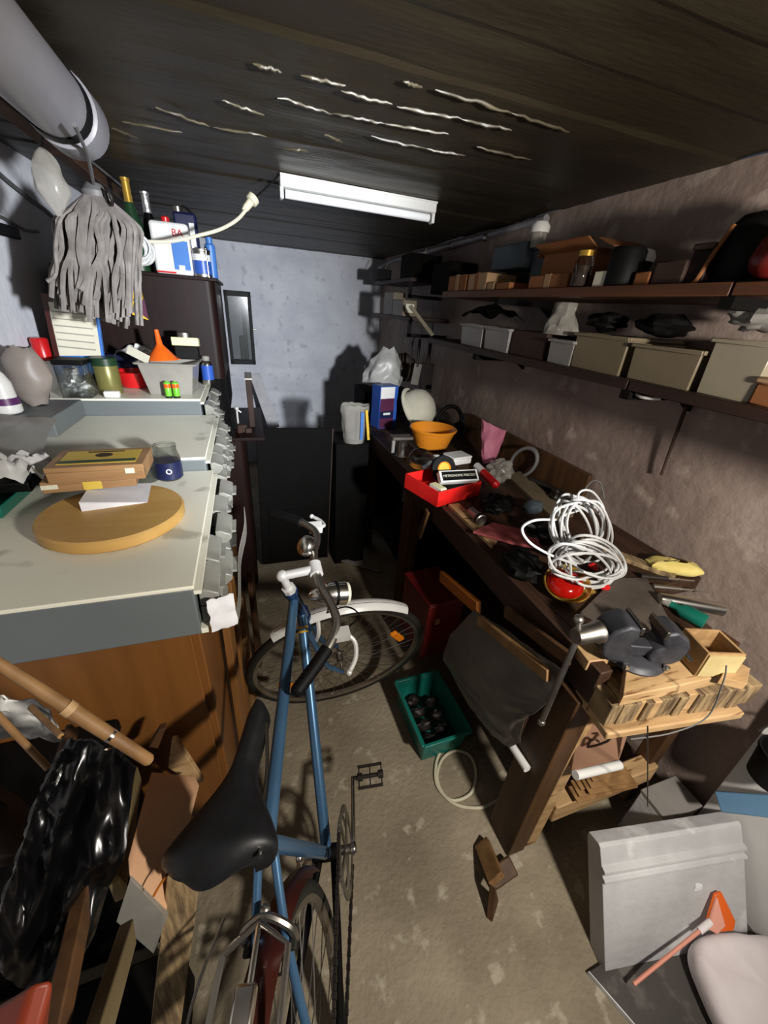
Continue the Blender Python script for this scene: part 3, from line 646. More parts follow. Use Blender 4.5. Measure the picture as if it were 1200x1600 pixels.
# ---------------------------------------------------------------- on the near cabinet
z1 = 1.10
pc = at(177, 795, z=z1 + .03)
t = B().lathe([(.0, 0), (.131, 0), (.135, .004), (.136, .022), (.132, .027), (0, .027)], (0, 0, 0), (0, 0, 1), 64).done('round_board', 'board_yellow', loc=(pc.x, pc.y, z1 + .001), label='round yellowish wooden board lying on the cream cabinet top', cat='board')
zb = z1 + .027
def cigar(name, u0, v0, L, D, h, z, rz, label, fancy):
    p = at(u0, v0, z=z)
    t = thing(name, label, 'box', p, rz)
    B().box((L / 2, D / 2, h * .34), (L, D, h * .68)).done('box_body', 'cigar', t, bevel=.0015)
    B().box((L / 2, D / 2, h * .84), (L + .002, D + .002, h * .30)).done('lid', 'cigar', t, bevel=.0015)
    if fancy:
        lb = B().box((L / 2, D / 2, h + .0005), (L * .82, D * .72, .001)).done('yellow_label', 'cigar_label', t)
        B().box((L / 2, D * .25, h + .0014), (L * .8, D * .12, .0008)).done('green_band', 'green_dark', lb)
        B().lathe([(.013, 0), (.013, .0008)], (L * .52, D * .58, h + .001), (0, 0, 1), 20, sx=1.3).done('oval_emblem', 'brown_dark', lb)
        B().box((L * .52, D * .78, h + .0014), (L * .4, D * .05, .0006)).done('print_line', 'brown_dark', lb)
        B().box((L * .85, -.0008, h * .6), (.018, .001, .012)).done('seal_scrap', 'paper_cream', t)
    else:
        B().box((L * .08, -.0008, h * .55), (.03, .001, .01)).done('seal_scrap', 'paper_cream', t)
        B().box((L * .52, -.0008, h * .45), (.035, .001, h * .8)).done('paper_tab', 'cigar_label', t)
    return t
# folded card wedged below the boxes
p = at(128, 800, z=zb)
def card(u, v): return (.12 * u, .11 * v + .012 * u, .001 + .022 * (1 - u) * (1 - .3 * v))
B().sheet(card, 6, 6, .0012).prism([(0, 0, 0), (.118, .011, 0), (.0, 0.0, .021)], (0, .002, 0)).done('folded_card', 'paper', loc=p, rz=.1, label='folded white card wedged under the lower cigar box', cat='card')
cigar('cigar_box', 68, 772, .175, .105, .026, zb + .018, .10, 'lower wooden cigar box with a paper tab, under another box', False)
cigar('cigar_box', 76, 757, .18, .115, .036, zb + .046, .03, 'upper wooden cigar box with yellow label and green band on its lid', True)
p = at(268, 742, z=z1); p.y = min(p.y, 1.105)
t = thing('jam_jar', 'glass jar with dark contents and round label behind the cigar boxes', 'jar', p)
B().lathe([(.028, 0), (.032, .004), (.033, .06), (.028, .075), (.027, .088), (.029, .089), (.029, .094), (.025, .094), (.025, .075), (.029, .06), (.029, .006), (0, .006)], (0, 0, 0), (0, 0, 1), 28).done('glass_wall', 'glass', t)
B().lathe([(.0335, .006), (.0337, .052)], (0, 0, 0), (0, 0, 1), 28).done('dark_label', 'navy', t)
B().torus((.006, -.0335, .03), (0, 1, 0), .006, .0016, 20, 6).done('label_ring', 'paper', t)
B().lathe([(.0275, .007), (.0275, .05), (0, .05)], (0, 0, 0), (0, 0, 1), 24).done('contents', 'dark_void', t)
# second squat glass behind
p = at(245, 715, z=z1); 
B().lathe([(.03, 0), (.034, .05), (.036, .055), (.033, .056), (.030, .052), (.027, .004), (0, .004)], (0, 0, 0), (0, 0, 1), 24).done('glass_bowl', 'glass', loc=V((-.285, 1.10, z1)), label='empty clear glass behind the cigar boxes, left of the jar', cat='glass')
p = at(135, 700, z=z1)
t = thing('green_tool', 'green plastic-handled tool lying behind the cigar boxes', 'tool', V((p.x, 1.105, z1)), rz=.05)
B().tube([(0, 0, .02), (.05, .004, .024), (.095, .0, .028)], .010, 12, 5).ball((.105, 0, .029), .015, (1, 1, .8)).done('handle', 'green_teal', t)
B().box((-.06, .0, .018), (.14, .04, .03)).done('black_block', 'black', t, bevel=.006)
p = at(20, 785, z=z1)
t = thing('green_case', 'green plastic tray holding a black lid at the left edge of the cabinet', 'tray', (p.x - .06, p.y - .01, z1))
B().tray((0, 0, 0), (.15, .14, .03), .004, 1.1).done('tray_body', 'green_teal', t, bevel=.002)
B().box((.01, .06, .05), (.20, .13, .025), Matrix.Rotation(.15, 3, 'X')).done('black_lid', 'black', t, bevel=.004)
p = at(28, 745, z=z1 + .07)
def crump(u, v): 
    return (.13 * (u - .5), .09 * (v - .5), .045 + .03 * math.sin(pi * u) * math.sin(pi * v) + .035 * nz(u * 4, v * 4, 2) + .012 * nz(u * 11, v * 11, 7))
B().sheet(crump, 24, 20, .001).done('crumpled_cloth', 'white_bag', loc=(p.x - .005, p.y + .02, z1 + .035), label='crumpled white cloth left of the cigar boxes', cat='cloth')
p = V((-.60, 1.36, 1.208))
def fol(u, v): return (-.10 + .17 * u + .03 * v * u, .02 - .05 * u - .24 * v, .0 - .05 * v + .012 * math.sin(pi * v) + .004 * nz(u * 3, v * 4))
B().sheet(fol, 12, 14, .001).done('plastic_folder', 'film_pale', loc=p, label='greyish translucent plastic sheet sloping down at the far left', cat='plastic sheet')

# ---------------------------------------------------------------- on the rear cabinet (z 1.20)
z3 = 1.20
def on3(u, v): return at(u, v, z=z3)
p = on3(262, 640); bx = V((-.285, 1.76, z3))
t = thing('plastic_tub', 'cloudy translucent plastic tub with two batteries at its front', 'tub', bx, rz=-.06)
B().tray((0, 0, 0), (.145, .13, .115), .003, 1.28).done('tub_wall', 'film', t, bevel=.002)
B().box((0, 0, .112), (.20, .18, .006)).bm.free()
b = B(); tw, tl = .145 * 1.28 + .012, .13 * 1.28 + .012
for (c, d) in (((0, -tl / 2, .115), (tw, .012, .006)), ((0, tl / 2, .115), (tw, .012, .006)), ((-tw / 2, 0, .115), (.012, tl, .006)), ((tw / 2, 0, .115), (.012, tl, .006))): b.box(c, d)
b.done('rim', 'film', t, bevel=.002)
for i, u in enumerate((258, 279)):
    q = V((-.292 + .027 * i, 1.655, z3))
    t = thing('battery', ('left of the two green batteries standing before the tub', 'right of the two green batteries standing before the tub')[i], 'battery', q)
    B().lathe([(.011, 0), (.0115, .002), (.0115, .054), (.010, .056), (.004, .057), (.004, .06), (0, .06)], (0, 0, 0), (0, 0, 1), 20).done('cell', 'green_bright', t)
    B().lathe([(.0118, .036), (.0118, .05)], (0, 0, 0), (0, 0, 1), 20).done('orange_band', 'orange', t)
    B().lathe([(.0118, 0), (.0118, .006)], (0, 0, 0), (0, 0, 1), 20).done('dark_band', 'black', t)
q = bx + V((-.012, .0, .088))
t = thing('funnel', 'bright orange plastic funnel turned upside down on the tub', 'funnel', bx + V((-.02, -.02, .121)))
B().lathe([(.052, 0), (.054, .004), (.05, .008), (.018, .046), (.011, .055), (.007, .105), (.005, .105), (.008, .055), (.047, .006), (.049, 0)], (0, 0, 0), (-.05, .05, 1), 28).done('funnel_cone', 'orange', t)
B().box((.052, 0, .006), (.016, .012, .003)).done('funnel_tab', 'orange', t)
t = thing('battery_charger', 'cream and black box lying in the tub right of the funnel', 'box', bx + V((.06, .05, .143)))
B().box((0, 0, .0), (.085, .05, .05), Matrix.Rotation(-.1, 3, 'X')).done('black_base', 'black', t, bevel=.004)
B().box((-.0, -.002, .04), (.095, .055, .03), Matrix.Rotation(-.1, 3, 'X')).done('cream_top', 'pale_yellow', t, bevel=.003)
B().lathe([(.026, 0), (.026, .016), (.02, .02), (0, .02)], (-.005, .02, .055), (0, 0, 1), 24).done('round_lid', 'steel_dull', t)
beam(bx + V((-.13, -.02, .155)), bx + V((-.06, -.06, .125)), .03, .002, (0, .3, 1)).done('paper_strip', 'paper_cream', loc=bx + V((-.13, -.02, .155)), label='pale paper strip poking out of the tub to the left', cat='paper')
p = on3(331, 608); p = V((-.165, 1.95, 1.2))
t = thing('spray_can', 'blue and white spray can right of the tub', 'can', V((-.172, 1.93, 1.20)))
B().lathe([(.023, 0), (.0245, .003), (.0245, .085), (.018, .095), (.014, .10), (0, .1)], (0, 0, 0), (0, 0, 1), 24).done('can_body', 'chrome', t)
B().lathe([(.0249, .022), (.0249, .082)], (0, 0, 0), (0, 0, 1), 24).done('blue_label', 'blue', t)
B().lathe([(.015, .1), (.015, .118), (0, .12)], (0, 0, 0), (0, 0, 1), 20).done('clear_cap', 'film', t)
# bits on the dresser counter
p = V((-.10, 2.12, .94))
t = thing('hook_stand', 'small white metal hook standing on the dresser counter', 'hook', V((-.075, 2.13, .941)))
B().cyl((0, 0, 0), (0, 0, .10), .005).ball((0, 0, .105), .011).cyl((0, 0, .10), (.02, 0, .085), .004).done('hook_rod', 'alu_white', t)
B().lathe([(.02, 0), (.02, .005)], (0, 0, 0)).done('foot', 'steel_dull', t)
B().box((0, 0, .02), (.05, .03, .04), Matrix.Rotation(.5, 3, 'Z')).box((.035, -.012, .012), (.03, .02, .024)).done('junk_blocks', 'brown_dark', loc=V((-.06, 2.06, .941)), bevel=.003, label='small brown blocks in the dresser niche', cat='block')
# things at the back of the cabinet, left to right
def cyl3(name, u, vb, r, h, m, label, cat, y=None):
    p = at(u, vb, z=z3); return p
p = on3(182, 590); 
t = thing('red_bowl', 'glossy red plastic bowl behind the paper strip', 'bowl', V((-.437, 1.852, z3)))
B().lathe([(.03, 0), (.05, .004), (.062, .035), (.066, .058), (.069, .058), (.07, .062), (.066, .064), (.06, .04), (.045, .009), (0, .008)], (0, 0, 0), (0, 0, 1), 32).done('bowl_wall', 'red', t)
b0 = V((-.46, 1.955, z3))
t = thing('blue_carton', 'dark navy carton with white bag on top, in front of the dresser', 'box', b0, rz=-.05)
B().box((.04, 0, .055), (.25, .06, .11)).done('carton_body', 'navy', t, bevel=.003)
def wb(u, v): return (-.05 + .17 * u, -.028 + .056 * v, .112 + .035 * math.sin(pi * u) * (1 - .5 * abs(2 * v - 1)) + .018 * nz(u * 5, v * 4))
B().sheet(wb, 18, 8, .001).done('white_bag', 'white_bag', t)
B().box((.075, -.01, .125), (.11, .02, .02), Matrix.Rotation(.45, 3, 'Y')).done('white_bar', 'enamel_white', t, bevel=.004)
pp = [at(u, v, y=1.94) for u, v in ((188, 485), (207, 433), (216, 440), (231, 500))]
o_ = pp[0]; t = thing('packet', 'yellow and magenta cardboard packet standing behind the mop', 'packet', o_)
B().prism([q - o_ for q in pp], (0, .02, 0)).done('yellow_card', 'yellow', t)
B().prism([at(u, v, y=1.937) - o_ for u, v in ((212, 484), (225, 466), (232, 499))], (0, .002, 0)).done('magenta_corner', 'plum', t)
B().lathe([(.011, 0), (.011, .002)], at(196, 458, y=1.938) - o_, (0, -1, 0), 16).done('dark_spot', 'dark_void', t)
# framed certificate leaning
f0, f1, f2, f3 = [at(u, v, y=1.78) for u, v in ((63, 458), (150, 468), (166, 586), (92, 580))]
t = thing('framed_sheet', 'framed cream printed sheet with brown top edge and blue foot', 'picture', f3)
def quad(a, b_, c, d, dy, th, name, m, par, org): return B().prism([V(q) - org + V((0, dy, 0)) for q in (a, b_, c, d)], (0, th, 0)).done(name, m, par, bevel=.001)
quad(f0, f1, f2, f3, 0, .016, 'backing', 'blue_mid', t, f3)
e0, e1 = at(63, 458, y=1.775), at(150, 468, y=1.775)
quad(e0, e1, at(152, 481, y=1.775), at(66, 470, y=1.775), 0, .022, 'frame_top', 'maroon', t, f3)
quad(at(63, 458, y=1.775), at(72, 462, y=1.775), at(98, 580, y=1.775), at(89, 580, y=1.775), 0, .022, 'frame_side', 'maroon', t, f3)
quad(at(73, 468, y=1.777), at(146, 476, y=1.777), at(158, 556, y=1.777), at(92, 556, y=1.777), 0, .003, 'printed_page', 'paper_cream', t, f3)
for k in range(6):
    a = 486 + k * 11
    quad(at(80 + k * 2.2, a - 1, y=1.776), at(142 + k * 1.6, a + 5, y=1.776), at(142 + k * 1.6, a + 7, y=1.776), at(80 + k * 2.2, a + 1, y=1.776), 0, .001, 'print_line', 'print_grey', t, f3)
# jars
p = V((-.515, 1.70, z3))
t = thing('olive_tin', 'olive green round tin with dark lid right of the foil jar', 'tin', V((-.495, 1.725, z3)))
B().lathe([(.037, 0), (.039, .003), (.039, .10), (.037, .104), (0, .104)], (0, 0, 0), (0, 0, 1), 28).done('tin_body', 'olive_tin', t)
B().lathe([(.041, .1), (.041, .124), (.038, .127), (0, .127)], (0, 0, 0), (0, 0, 1), 28).done('lid', 'green_dark', t)
t = thing('foil_jar', 'square glass jar filled with crumpled silver foil', 'jar', V((-.575, 1.665, z3)))
B().tray((0, 0, 0), (.085, .075, .11), .003, 1.0).done('glass_wall', 'glass', t, bevel=.006)
b = B(); random.seed(5)
for i in range(9): b.ball((random.uniform(-.022, .022), random.uniform(-.018, .018), .016 + .009 * i), random.uniform(.014, .022), (1, 1, .9), 12, .9, 9, i)
b.done('foil', 'foil', t)
B().box((0, 0, .118), (.092, .082, .016)).done('lid', 'black', t, bevel=.004)
B().box((0, 0, .011), (.05, .024, .022)).done('eraser_box', 'enamel_white', loc=V((-.475, 1.655, z3)), bevel=.005, label='small white box in front of the olive tin', cat='box')
# left edge bottles and bags
B().box((0, 0, .029), (.17, .25, .058)).done('flat_carton', 'grey_paint', loc=(-.648, 1.50, 1.1405), bevel=.003, label='flat grey carton under the white bottle and beige bag at far left', cat='box')
t = thing('detergent_bottle', 'white bottle with a purple band cut off by the left edge', 'bottle', V((-.685, 1.43, 1.2012)))
B().lathe([(.03, 0), (.034, .004), (.034, .03), (.03, .045), (.028, .085), (.018, .11), (.012, .118), (0, .118)], (0, 0, 0), (0, 0, 1), 24).done('bottle_body', 'enamel_white', t)
B().lathe([(.0346, .026), (.0325, .045)], (0, 0, 0), (0, 0, 1), 24).done('purple_band', 'purple', t)
B().lathe([(.013, .118), (.013, .14), (0, .142)], (0, 0, 0), (0, 0, 1), 16).done('cap', 'purple', t)
def bb_(u, v):
    a = 2 * pi * u; k = math.sin(pi * (.08 + .84 * v)) ** .5
    return (.055 * k * math.cos(a) * (1 + .2 * nz(math.cos(a), math.sin(a), v * 3)), .045 * k * math.sin(a), .17 * v + .01 * nz(a, v * 5))
B().sheet(bb_, 24, 16, 0).done('beige_bag', 'bag_beige', loc=V((-.655, 1.54, 1.202)), label='beige pink plastic bag behind the white bottle', cat='bag')
t = thing('red_canister', 'red canister with white base line at the left edge', 'canister', V((-.70, 1.70, z3)))
B().lathe([(.02, .1), (.026, .102), (.026, .17), (.022, .175), (0, .175)], (0, .1, 0), (0, 0, 1), 20).done('red_cap', 'red', t)
B().lathe([(.024, .0), (.024, .1), (0, .1)], (0, .1, 0), (0, 0, 1), 20).done('canister_body', 'enamel_white', t)
B().lathe([(.0, 0), (.04, 0), (.05, .02), (.05, .16), (.036, .19), (.03, .2), (0, .2)], (0, 0, 0), (0, 0, 1), 24).done('dark_canister', 'grey_plate', loc=V((-.655, 1.93, z3)), label='dark grey round canister behind the framed sheet, at far left', cat='canister')
# ---------------------------------------------------------------- shelves on the right wall
SX = 1.0
def shelf(name, z0, z1, y0, y1, m, label, nb):
    t = thing(name, label, 'shelf', (SX, y0, z0)); L_ = y1 - y0
    ys = [0, .98, L_] if nb == 3 else [0, L_ * .45, L_]
    for a, b_ in zip(ys, ys[1:]): B().box((.145, (a + b_) / 2, (z1 - z0) / 2), (.29, b_ - a - .006, z1 - z0)).done('shelf_board', m, t, bevel=.002)
    for y in (ys[1], L_ * .78, .1):
        B().box((.14, y, -.012), (.28, .03, .024)).prism([(.28, y - .01, -.02), (.28, y - .01, -.06), (.22, y - .01, -.02)], (0, .02, 0)).done('bracket', 'dark_void', t)
    return t
ZU, ZLo = 1.655, 1.425
shelf('wall_shelf', 1.628, ZU, -.3, 2.12, 'shelf_wood', 'upper brown wooden wall shelf crowded with boxes', 3)
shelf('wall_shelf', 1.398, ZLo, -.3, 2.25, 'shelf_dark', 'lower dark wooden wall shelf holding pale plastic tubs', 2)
def onshelf(u0, u1, v0, v1, zs, xf=SX + .02):
    """far and near y on the plane x=xf, plus height, of a box front that spans these photo pixels"""
    a = at(u0, v1, x=xf); b_ = at(u1, v1, x=xf); h = at((u0 + u1) / 2, v0, x=xf).z - zs
    return b_.y, a.y, max(.02, h)
def sbox(name, u0, u1, v0, zs, v1, m, label, cat='box', depth=.2, xf=SX + .02, h=None, lid=None, dz=0, bevel=.004, taper=None, tape=None, flaps=False):
    y0, y1, hh = onshelf(u0, u1, v0, v1, zs + dz, xf); hh = h or hh
    t = thing(name, label, cat, (xf, y0, zs + dz)); L_ = y1 - y0
    if taper:
        B().tray((depth / 2, L_ / 2, 0), (depth * .94, L_ * .94, hh), .004, taper).done('tub_wall', m, t, bevel=.003)
        b = B(); dx, dy = depth * .94 * taper + .01, L_ * .94 * taper + .01
        for c, d in (((0, -dy / 2), (dx, .008)), ((0, dy / 2), (dx, .008)), ((-dx / 2, 0), (.008, dy)), ((dx / 2, 0), (.008, dy))): b.box((depth / 2 + c[0], L_ / 2 + c[1], hh), (d[0], d[1], .01))
        b.done('rim', m, t, bevel=.002)
    else: B().box((depth / 2, L_ / 2, hh / 2), (depth, L_, hh)).done('box_body', m, t, bevel=bevel)
    if lid: B().box((depth / 2, L_ / 2, hh + .006), (depth + .008, L_ + .008, .014)).done('lid', lid, t, bevel=.004)
    if tape: B().box((depth / 2, L_ / 2, hh * .5), (depth + .002, .03, hh + .002)).done('tape_strip', tape, t)
    if flaps:
        B().box((-.02, L_ / 2, hh + .008), (.06, L_, .004), Matrix.Rotation(.5, 3, 'Y')).done('flap', m, t)
        B().box((depth / 2, -.03, hh + .01), (depth, .07, .004), Matrix.Rotation(.4, 3, 'X')).done('flap', m, t)
        B().box((depth / 2, L_ + .02, hh + .01), (depth, .06, .004), Matrix.Rotation(-.6, 3, 'X')).done('flap', m, t)
    return t
# upper shelf, far to near
sbox('tool_case', 672, 700, 395, ZU, 458, 'dark_void', 'black case at the far end of the upper shelf', 'case', h=.16, xf=1.12, depth=.16)
sbox('carton', 699, 726, 430, ZU, 455, 'carton', 'small orange-brown carton near the far end of the upper shelf', tape='carton_pale')
sbox('carton', 729, 757, 427, ZU, 456, 'carton_pale', 'small beige carton next to the orange-brown one on the upper shelf', tape='carton')
sbox('carton', 759, 770, 441, ZU, 456, 'carton_pale', 'tiny tan box just right of the small beige carton, upper shelf', depth=.1)
sbox('carton', 773, 794, 441, ZU, 456, 'carton', 'low tan box standing below the blue-grey box on the upper shelf', depth=.09)
sbox('case', 770, 824, 412, ZU, 456, 'black', 'flat black case at the back of the upper shelf under the blue-grey box', 'case', xf=1.17, depth=.11, h=.085)
sbox('box', 764, 812, 402, ZU, 438, 'grey_box', 'blue-grey box lying on top of a black case on the upper shelf', xf=1.10, dz=.088, depth=.15, h=.09)
sbox('carton', 823, 882, 429, ZU, 456, 'carton', 'long low orange-brown carton in the middle of the upper shelf', tape='carton_pale', depth=.07)
sbox('carton', 846, 925, 385, ZU, 420, 'carton', 'opened cardboard carton with raised flaps, middle of the upper shelf', xf=1.10, dz=.0, depth=.17, h=at(885, 392, x=1.1).z - ZU, flaps=True)
sbox('box', 828, 846, 395, ZU, 425, 'grey_box', 'grey box under the bright white cup on the upper shelf', xf=1.14, depth=.14, h=at(838, 388, x=1.13).z - ZU - .001)
def supright(name, u, v, zs, xf): p = at(u, v, x=xf); p.z = zs; return p
p = at(838, 388, x=1.13); ZCUP = p.z
t = thing('white_cup', 'bright white plastic cup with round lid on top of the upper shelf boxes', 'cup', p + V((.0, .0, 0)))
B().lathe([(.026, 0), (.03, .05), (0, .05)], (0, 0, 0), (0, 0, 1), 24).done('cup_body', 'film', t)
B().lathe([(.035, .05), (.036, .07), (.026, .085), (0, .09)], (0, 0, 0), (0, 0, 1), 24).done('round_lid', 'enamel_white', t)
p = at(903, 450, x=1.03); p.z = ZU
t = thing('nail_jar', 'glass jar of speckled small parts under the opened carton, upper shelf', 'jar', p)
B().lathe([(.024, 0), (.027, .004), (.027, .07), (.021, .08), (.021, .09), (0, .09)], (0, 0, 0), (0, 0, 1), 20).done('glass_wall', 'glass', t)
B().lathe([(.025, .004), (.025, .06), (0, .06)], (0, 0, 0), (0, 0, 1), 20).done('contents', 'brown_dark', t)
B().lathe([(.023, .085), (.023, .1), (0, .1)], (0, 0, 0), (0, 0, 1), 20).done('lid', 'gold', t)
sbox('box', 922, 942, 424, ZU, 455, 'paper_cream', 'small upright white box right of the glass jar on the upper shelf', depth=.04, bevel=.002)
p = at(966, 452, x=1.06); p.z = ZU
t = thing('dark_canister', 'black canister right of the small white box on the upper shelf', 'canister', p)
B().lathe([(.045, 0), (.046, .004), (.046, .09), (.04, .1), (0, .102)], (0, 0, 0), (0, 0, 1), 28).done('can_body', 'black', t)
p = at(995, 398, x=1.15); HL = p.z - ZU; p.z = ZU
t = thing('white_tub', 'white tub with rounded lid behind the black canister, upper shelf', 'tub', p)
B().lathe([(.042, 0), (.048, HL - .02), (0, HL - .02)], (0, 0, 0), (0, 0, 1), 24).done('tub_body', 'black', t)
B().lathe([(.052, 0), (.053, .014), (.045, .03), (.02, .038), (0, .039)], (0, 0, HL - .02), (0, 0, 1), 28).done('white_lid', 'enamel_white', t)
sbox('small_box', 985, 1008, 425, ZU, 452, 'carton', 'tiny brown box between black canister and dark boxes, upper shelf', depth=.05, xf=1.04)
sbox('dark_box', 1012, 1058, 408, ZU, 452, 'brown_dark', 'low dark brown box in the right half of the upper shelf', xf=1.04)
sbox('dark_box', 1062, 1090, 392, ZU, 452, 'dark_wood_gloss', 'taller dark brown box left of the black helmet, upper shelf', xf=1.05, lid='brown_dark')
p = at(1145, 450, x=1.12); p.z = ZU
t = thing('black_helmet', 'round black helmet with a pale strap near the right end of the upper shelf', 'helmet', p)
B().lathe([(.05, 0), (.058, .03), (.06, .07), (.055, .115), (.036, .14), (0, .15)], (0, 0, 0), (0, 0, 1), 28).done('shell', 'black', t)
B().tube([(-.05, .02, .12), (-.064, .03, .07), (-.075, .04, .012), (-.07, .05, .006)], .005, 8, 5).done('strap', 'carton', t)
p = at(1176, 450, x=1.05); p.z = ZU
t = B().ball((0, 0, .05), .05, (1.2, 1.1, 1), 24, .25, 5, 3).done('red_bag', 'red_dark', loc=p + V((.01, -.03, 0)), label='dark red bag at the right end of the upper shelf', cat='bag')
B().ball((0, 0, .05), .045, (1, 1.1, .8), 20, .3, 6, 8).done('lime_cap', 'lime', loc=p + V((.09, -.055, .06)), label='lime yellow cloth behind the dark red bag', cat='cloth')
# lower shelf, far to near
sbox('white_tub', 716, 749, 508, ZLo, 545, 'tub_white', 'off-white plastic tub at the far end of the lower shelf', 'tub', depth=.2, taper=1.06)
sbox('white_tub', 752, 790, 513, ZLo, 550, 'tub_white', 'second white tub from the far end of the lower shelf', 'tub', depth=.2, taper=1.06)
p = at(758, 500, x=1.08)
def blk(u, v): return (.16 * (u - .3), .30 * (v - .5), .03 * math.sin(pi * v) + .02 * math.sin(pi * u) + .02 * nz(u * 3, v * 5))
B().sheet(blk, 14, 20, .002).done('black_bag', 'black', loc=(p.x, p.y, ZLo + .125), label='limp black bag lying across the two off-white tubs', cat='bag')
sbox('dark_crate', 794, 846, 516, ZLo, 562, 'brown_dark', 'dark brown box between white tubs and grey tub on the lower shelf', xf=1.03)
t = sbox('grey_tub', 850, 888, 532, ZLo, 572, 'tub_white', 'narrow grey-white tub with a knotted bag rising from it, lower shelf', 'tub', depth=.12, taper=1.05)
p = at(872, 532, x=1.06)
def knot(u, v):
    a = 2 * pi * u; r = (.045 * (1 - v) ** .8 + .012 + .016 * max(0, v - .7) / .3) * (1 + .3 * nz(math.cos(a) * 2, math.sin(a) * 2, v * 3))
    return (r * math.cos(a), r * math.sin(a) * 1.2, .10 * v)
B().sheet(knot, 22, 14, 0).done('knotted_bag', 'film', loc=(p.x, p.y, ZLo + .09), label='knotted clear plastic bag standing in the grey-white tub', cat='bag')
sbox('beige_tub', 884, 966, 524, ZLo, 583, 'tub_beige', 'beige plastic tub in the middle of the lower shelf', 'tub', depth=.2, taper=1.05)
sbox('beige_tub', 970, 1078, 543, ZLo, 600, 'tub_beige', 'long grey-beige tub with dark rags, lower shelf', 'tub', depth=.2, taper=1.04)
sbox('cream_tub', 1078, 1172, 532, ZLo, 622, 'tub_cream', 'big glossy cream tub near the right end of the lower shelf', 'tub', depth=.2, taper=1.04, lid=None)
t = sbox('orange_box', 1162, 1225, 600, ZLo, 640, 'carton', 'orange-brown box at the right end of the lower shelf', depth=.12, lid='carton_pale')
for u, v, sx_, m, lab, cat in ((940, 508, .075, 'black', 'black bag heaped on the beige tub', 'bag'), (1020, 540, .085, 'dark_void', 'dark rags heaped in the long grey-beige tub', 'rag'), (1180, 512, .08, 'tub_white', 'grey plastic bag behind the glossy cream tub', 'bag')):
    q = at(u, v, x=1.12); b = B().ball((0, 0, .01), .055, (1, sx_ / .06 * .9, .5), 22, .5, 7, u)
    b.done('bag' if cat == 'bag' else 'rag_heap', m, loc=(1.14, q.y, ZLo + .13 if u != 1180 else ZLo + .158), label=lab, cat=cat)
q = at(1096, 516, x=1.12)
B().lathe([(.03, 0), (.04, .06), (.044, .062), (.044, .07), (0, .07)], (0, 0, 0), (0, 0, 1), 20).done('clay_pot', 'orange_dull', loc=(1.235, q.y + .10, ZLo), label='brown pot behind the big cream tub on the lower shelf', cat='pot')
p = at(1000, 616, x=1.0)
B().tube([V((.02, -.04, 0)), V((.0, 0, -.004)), V((.02, .04, 0))], .004, 8, 4).done('shelf_hook', 'alu_white', loc=p + V((.01, 0, -.004)), label='small bright metal hook under the lower shelf', cat='hook')
p0, p1 = at(1074, 630, x=1.26), at(1033, 742, x=1.275)
B().cyl((0, 0, 0), p1 - p0, .006, .004, 10).done('hanging_rod', 'brown_dark', loc=p0, label='thin brown rod hanging on the wall below the lower shelf', cat='rod')
# conduit along the ceiling corner
t = thing('conduit', 'pale grey conduit pipe running along the corner of ceiling and right wall', 'pipe', (1.255, 3.3, 1.925))
B().tube([(-.14, .50, -.10), (-.06, .3, -.02), (0, 0, 0), (.015, -.8, .01), (.02, -1.55, .02)], .016, 14, 6).done('conduit_run', 'pipe_white', t)
for y in (-.3, -.7, -1.1): B().lathe([(.02, 0), (.02, .03)], (.006 + .008 * -y, y, .004), (0, 1, 0), 16).done('clip', 'steel_dull', t)

# ---------------------------------------------------------------- the far right corner
def corner_box(name, u0, v0, u1, v1, y, m, label, cat='box', d=.12, rz=0, **k):
    a = at(u0, v1, y=y); b_ = at(u1, v0, y=y)
    t = thing(name, label, cat, (a.x, y, a.z), rz); w_, h_ = b_.x - a.x, b_.z - a.z
    B().box((w_ / 2, d / 2, h_ / 2), (w_, d, h_)).done('body', m, t, bevel=.003); return t, w_, h_
ZS = 1.395
def small_shelf(z, y0, y1, x0, label):
    t = thing('corner_shelf', label, 'shelf', (x0, y0, z)); L_ = y1 - y0; w_ = XR - x0
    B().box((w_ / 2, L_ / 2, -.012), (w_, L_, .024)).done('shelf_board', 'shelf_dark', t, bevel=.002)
    B().box((.01, .02, -.07), (.02, .02, .10)).box((w_ / 2, .02, -.11), (w_, .02, .02)).done('shelf_bracket', 'black', t)
small_shelf(1.75, 2.75, 3.55, 1.06, 'topmost dark corner shelf at the far right, with pale brackets')
small_shelf(1.52, 2.6, 3.45, 1.02, 'lower dark corner shelf at the far right, with an empty metal bracket')
def pbx(name, u0, v0, u1, v1, y, d, m, label, cat='box', zb=None, **k):
    a = at(u0, v1, y=y); b_ = at(u1, v0, y=y); zb = a.z if zb is None else zb
    t = thing(name, label, cat, ((a.x + b_.x) / 2, y, zb)); w_ = b_.x - a.x; h_ = b_.z - zb
    B().box((0, d / 2, h_ / 2), (w_, d, h_)).done('box_body', m, t, bevel=.003); return t, w_, h_
t, w_, h_ = pbx('box_file', 612, 458, 634, 498, 2.9, .2, 'tub_beige', 'tan box file on the lower corner shelf', 'box', zb=1.521)
B().box((0, -.002, h_ * .5), (w_ * .6, .004, .05)).done('file_label', 'paper_cream', t)
t, w_, h_ = pbx('box_file', 626, 470, 652, 523, 2.62, .2, 'tub_beige', 'second tan box file nearer the wall shelf, leaning on the first', 'box', zb=1.521)
B().box((0, -.002, h_ * .5), (w_ * .6, .004, .05)).done('file_label', 'paper_cream', t)
t, w_, h_ = pbx('radio', 590, 422, 612, 440, 3.3, .15, 'black', 'small black radio on the topmost corner shelf', 'radio', zb=1.751)
B().cyl((0, 0, h_), (.03, .0, h_ + .06), .003).done('aerial', 'chrome', t)
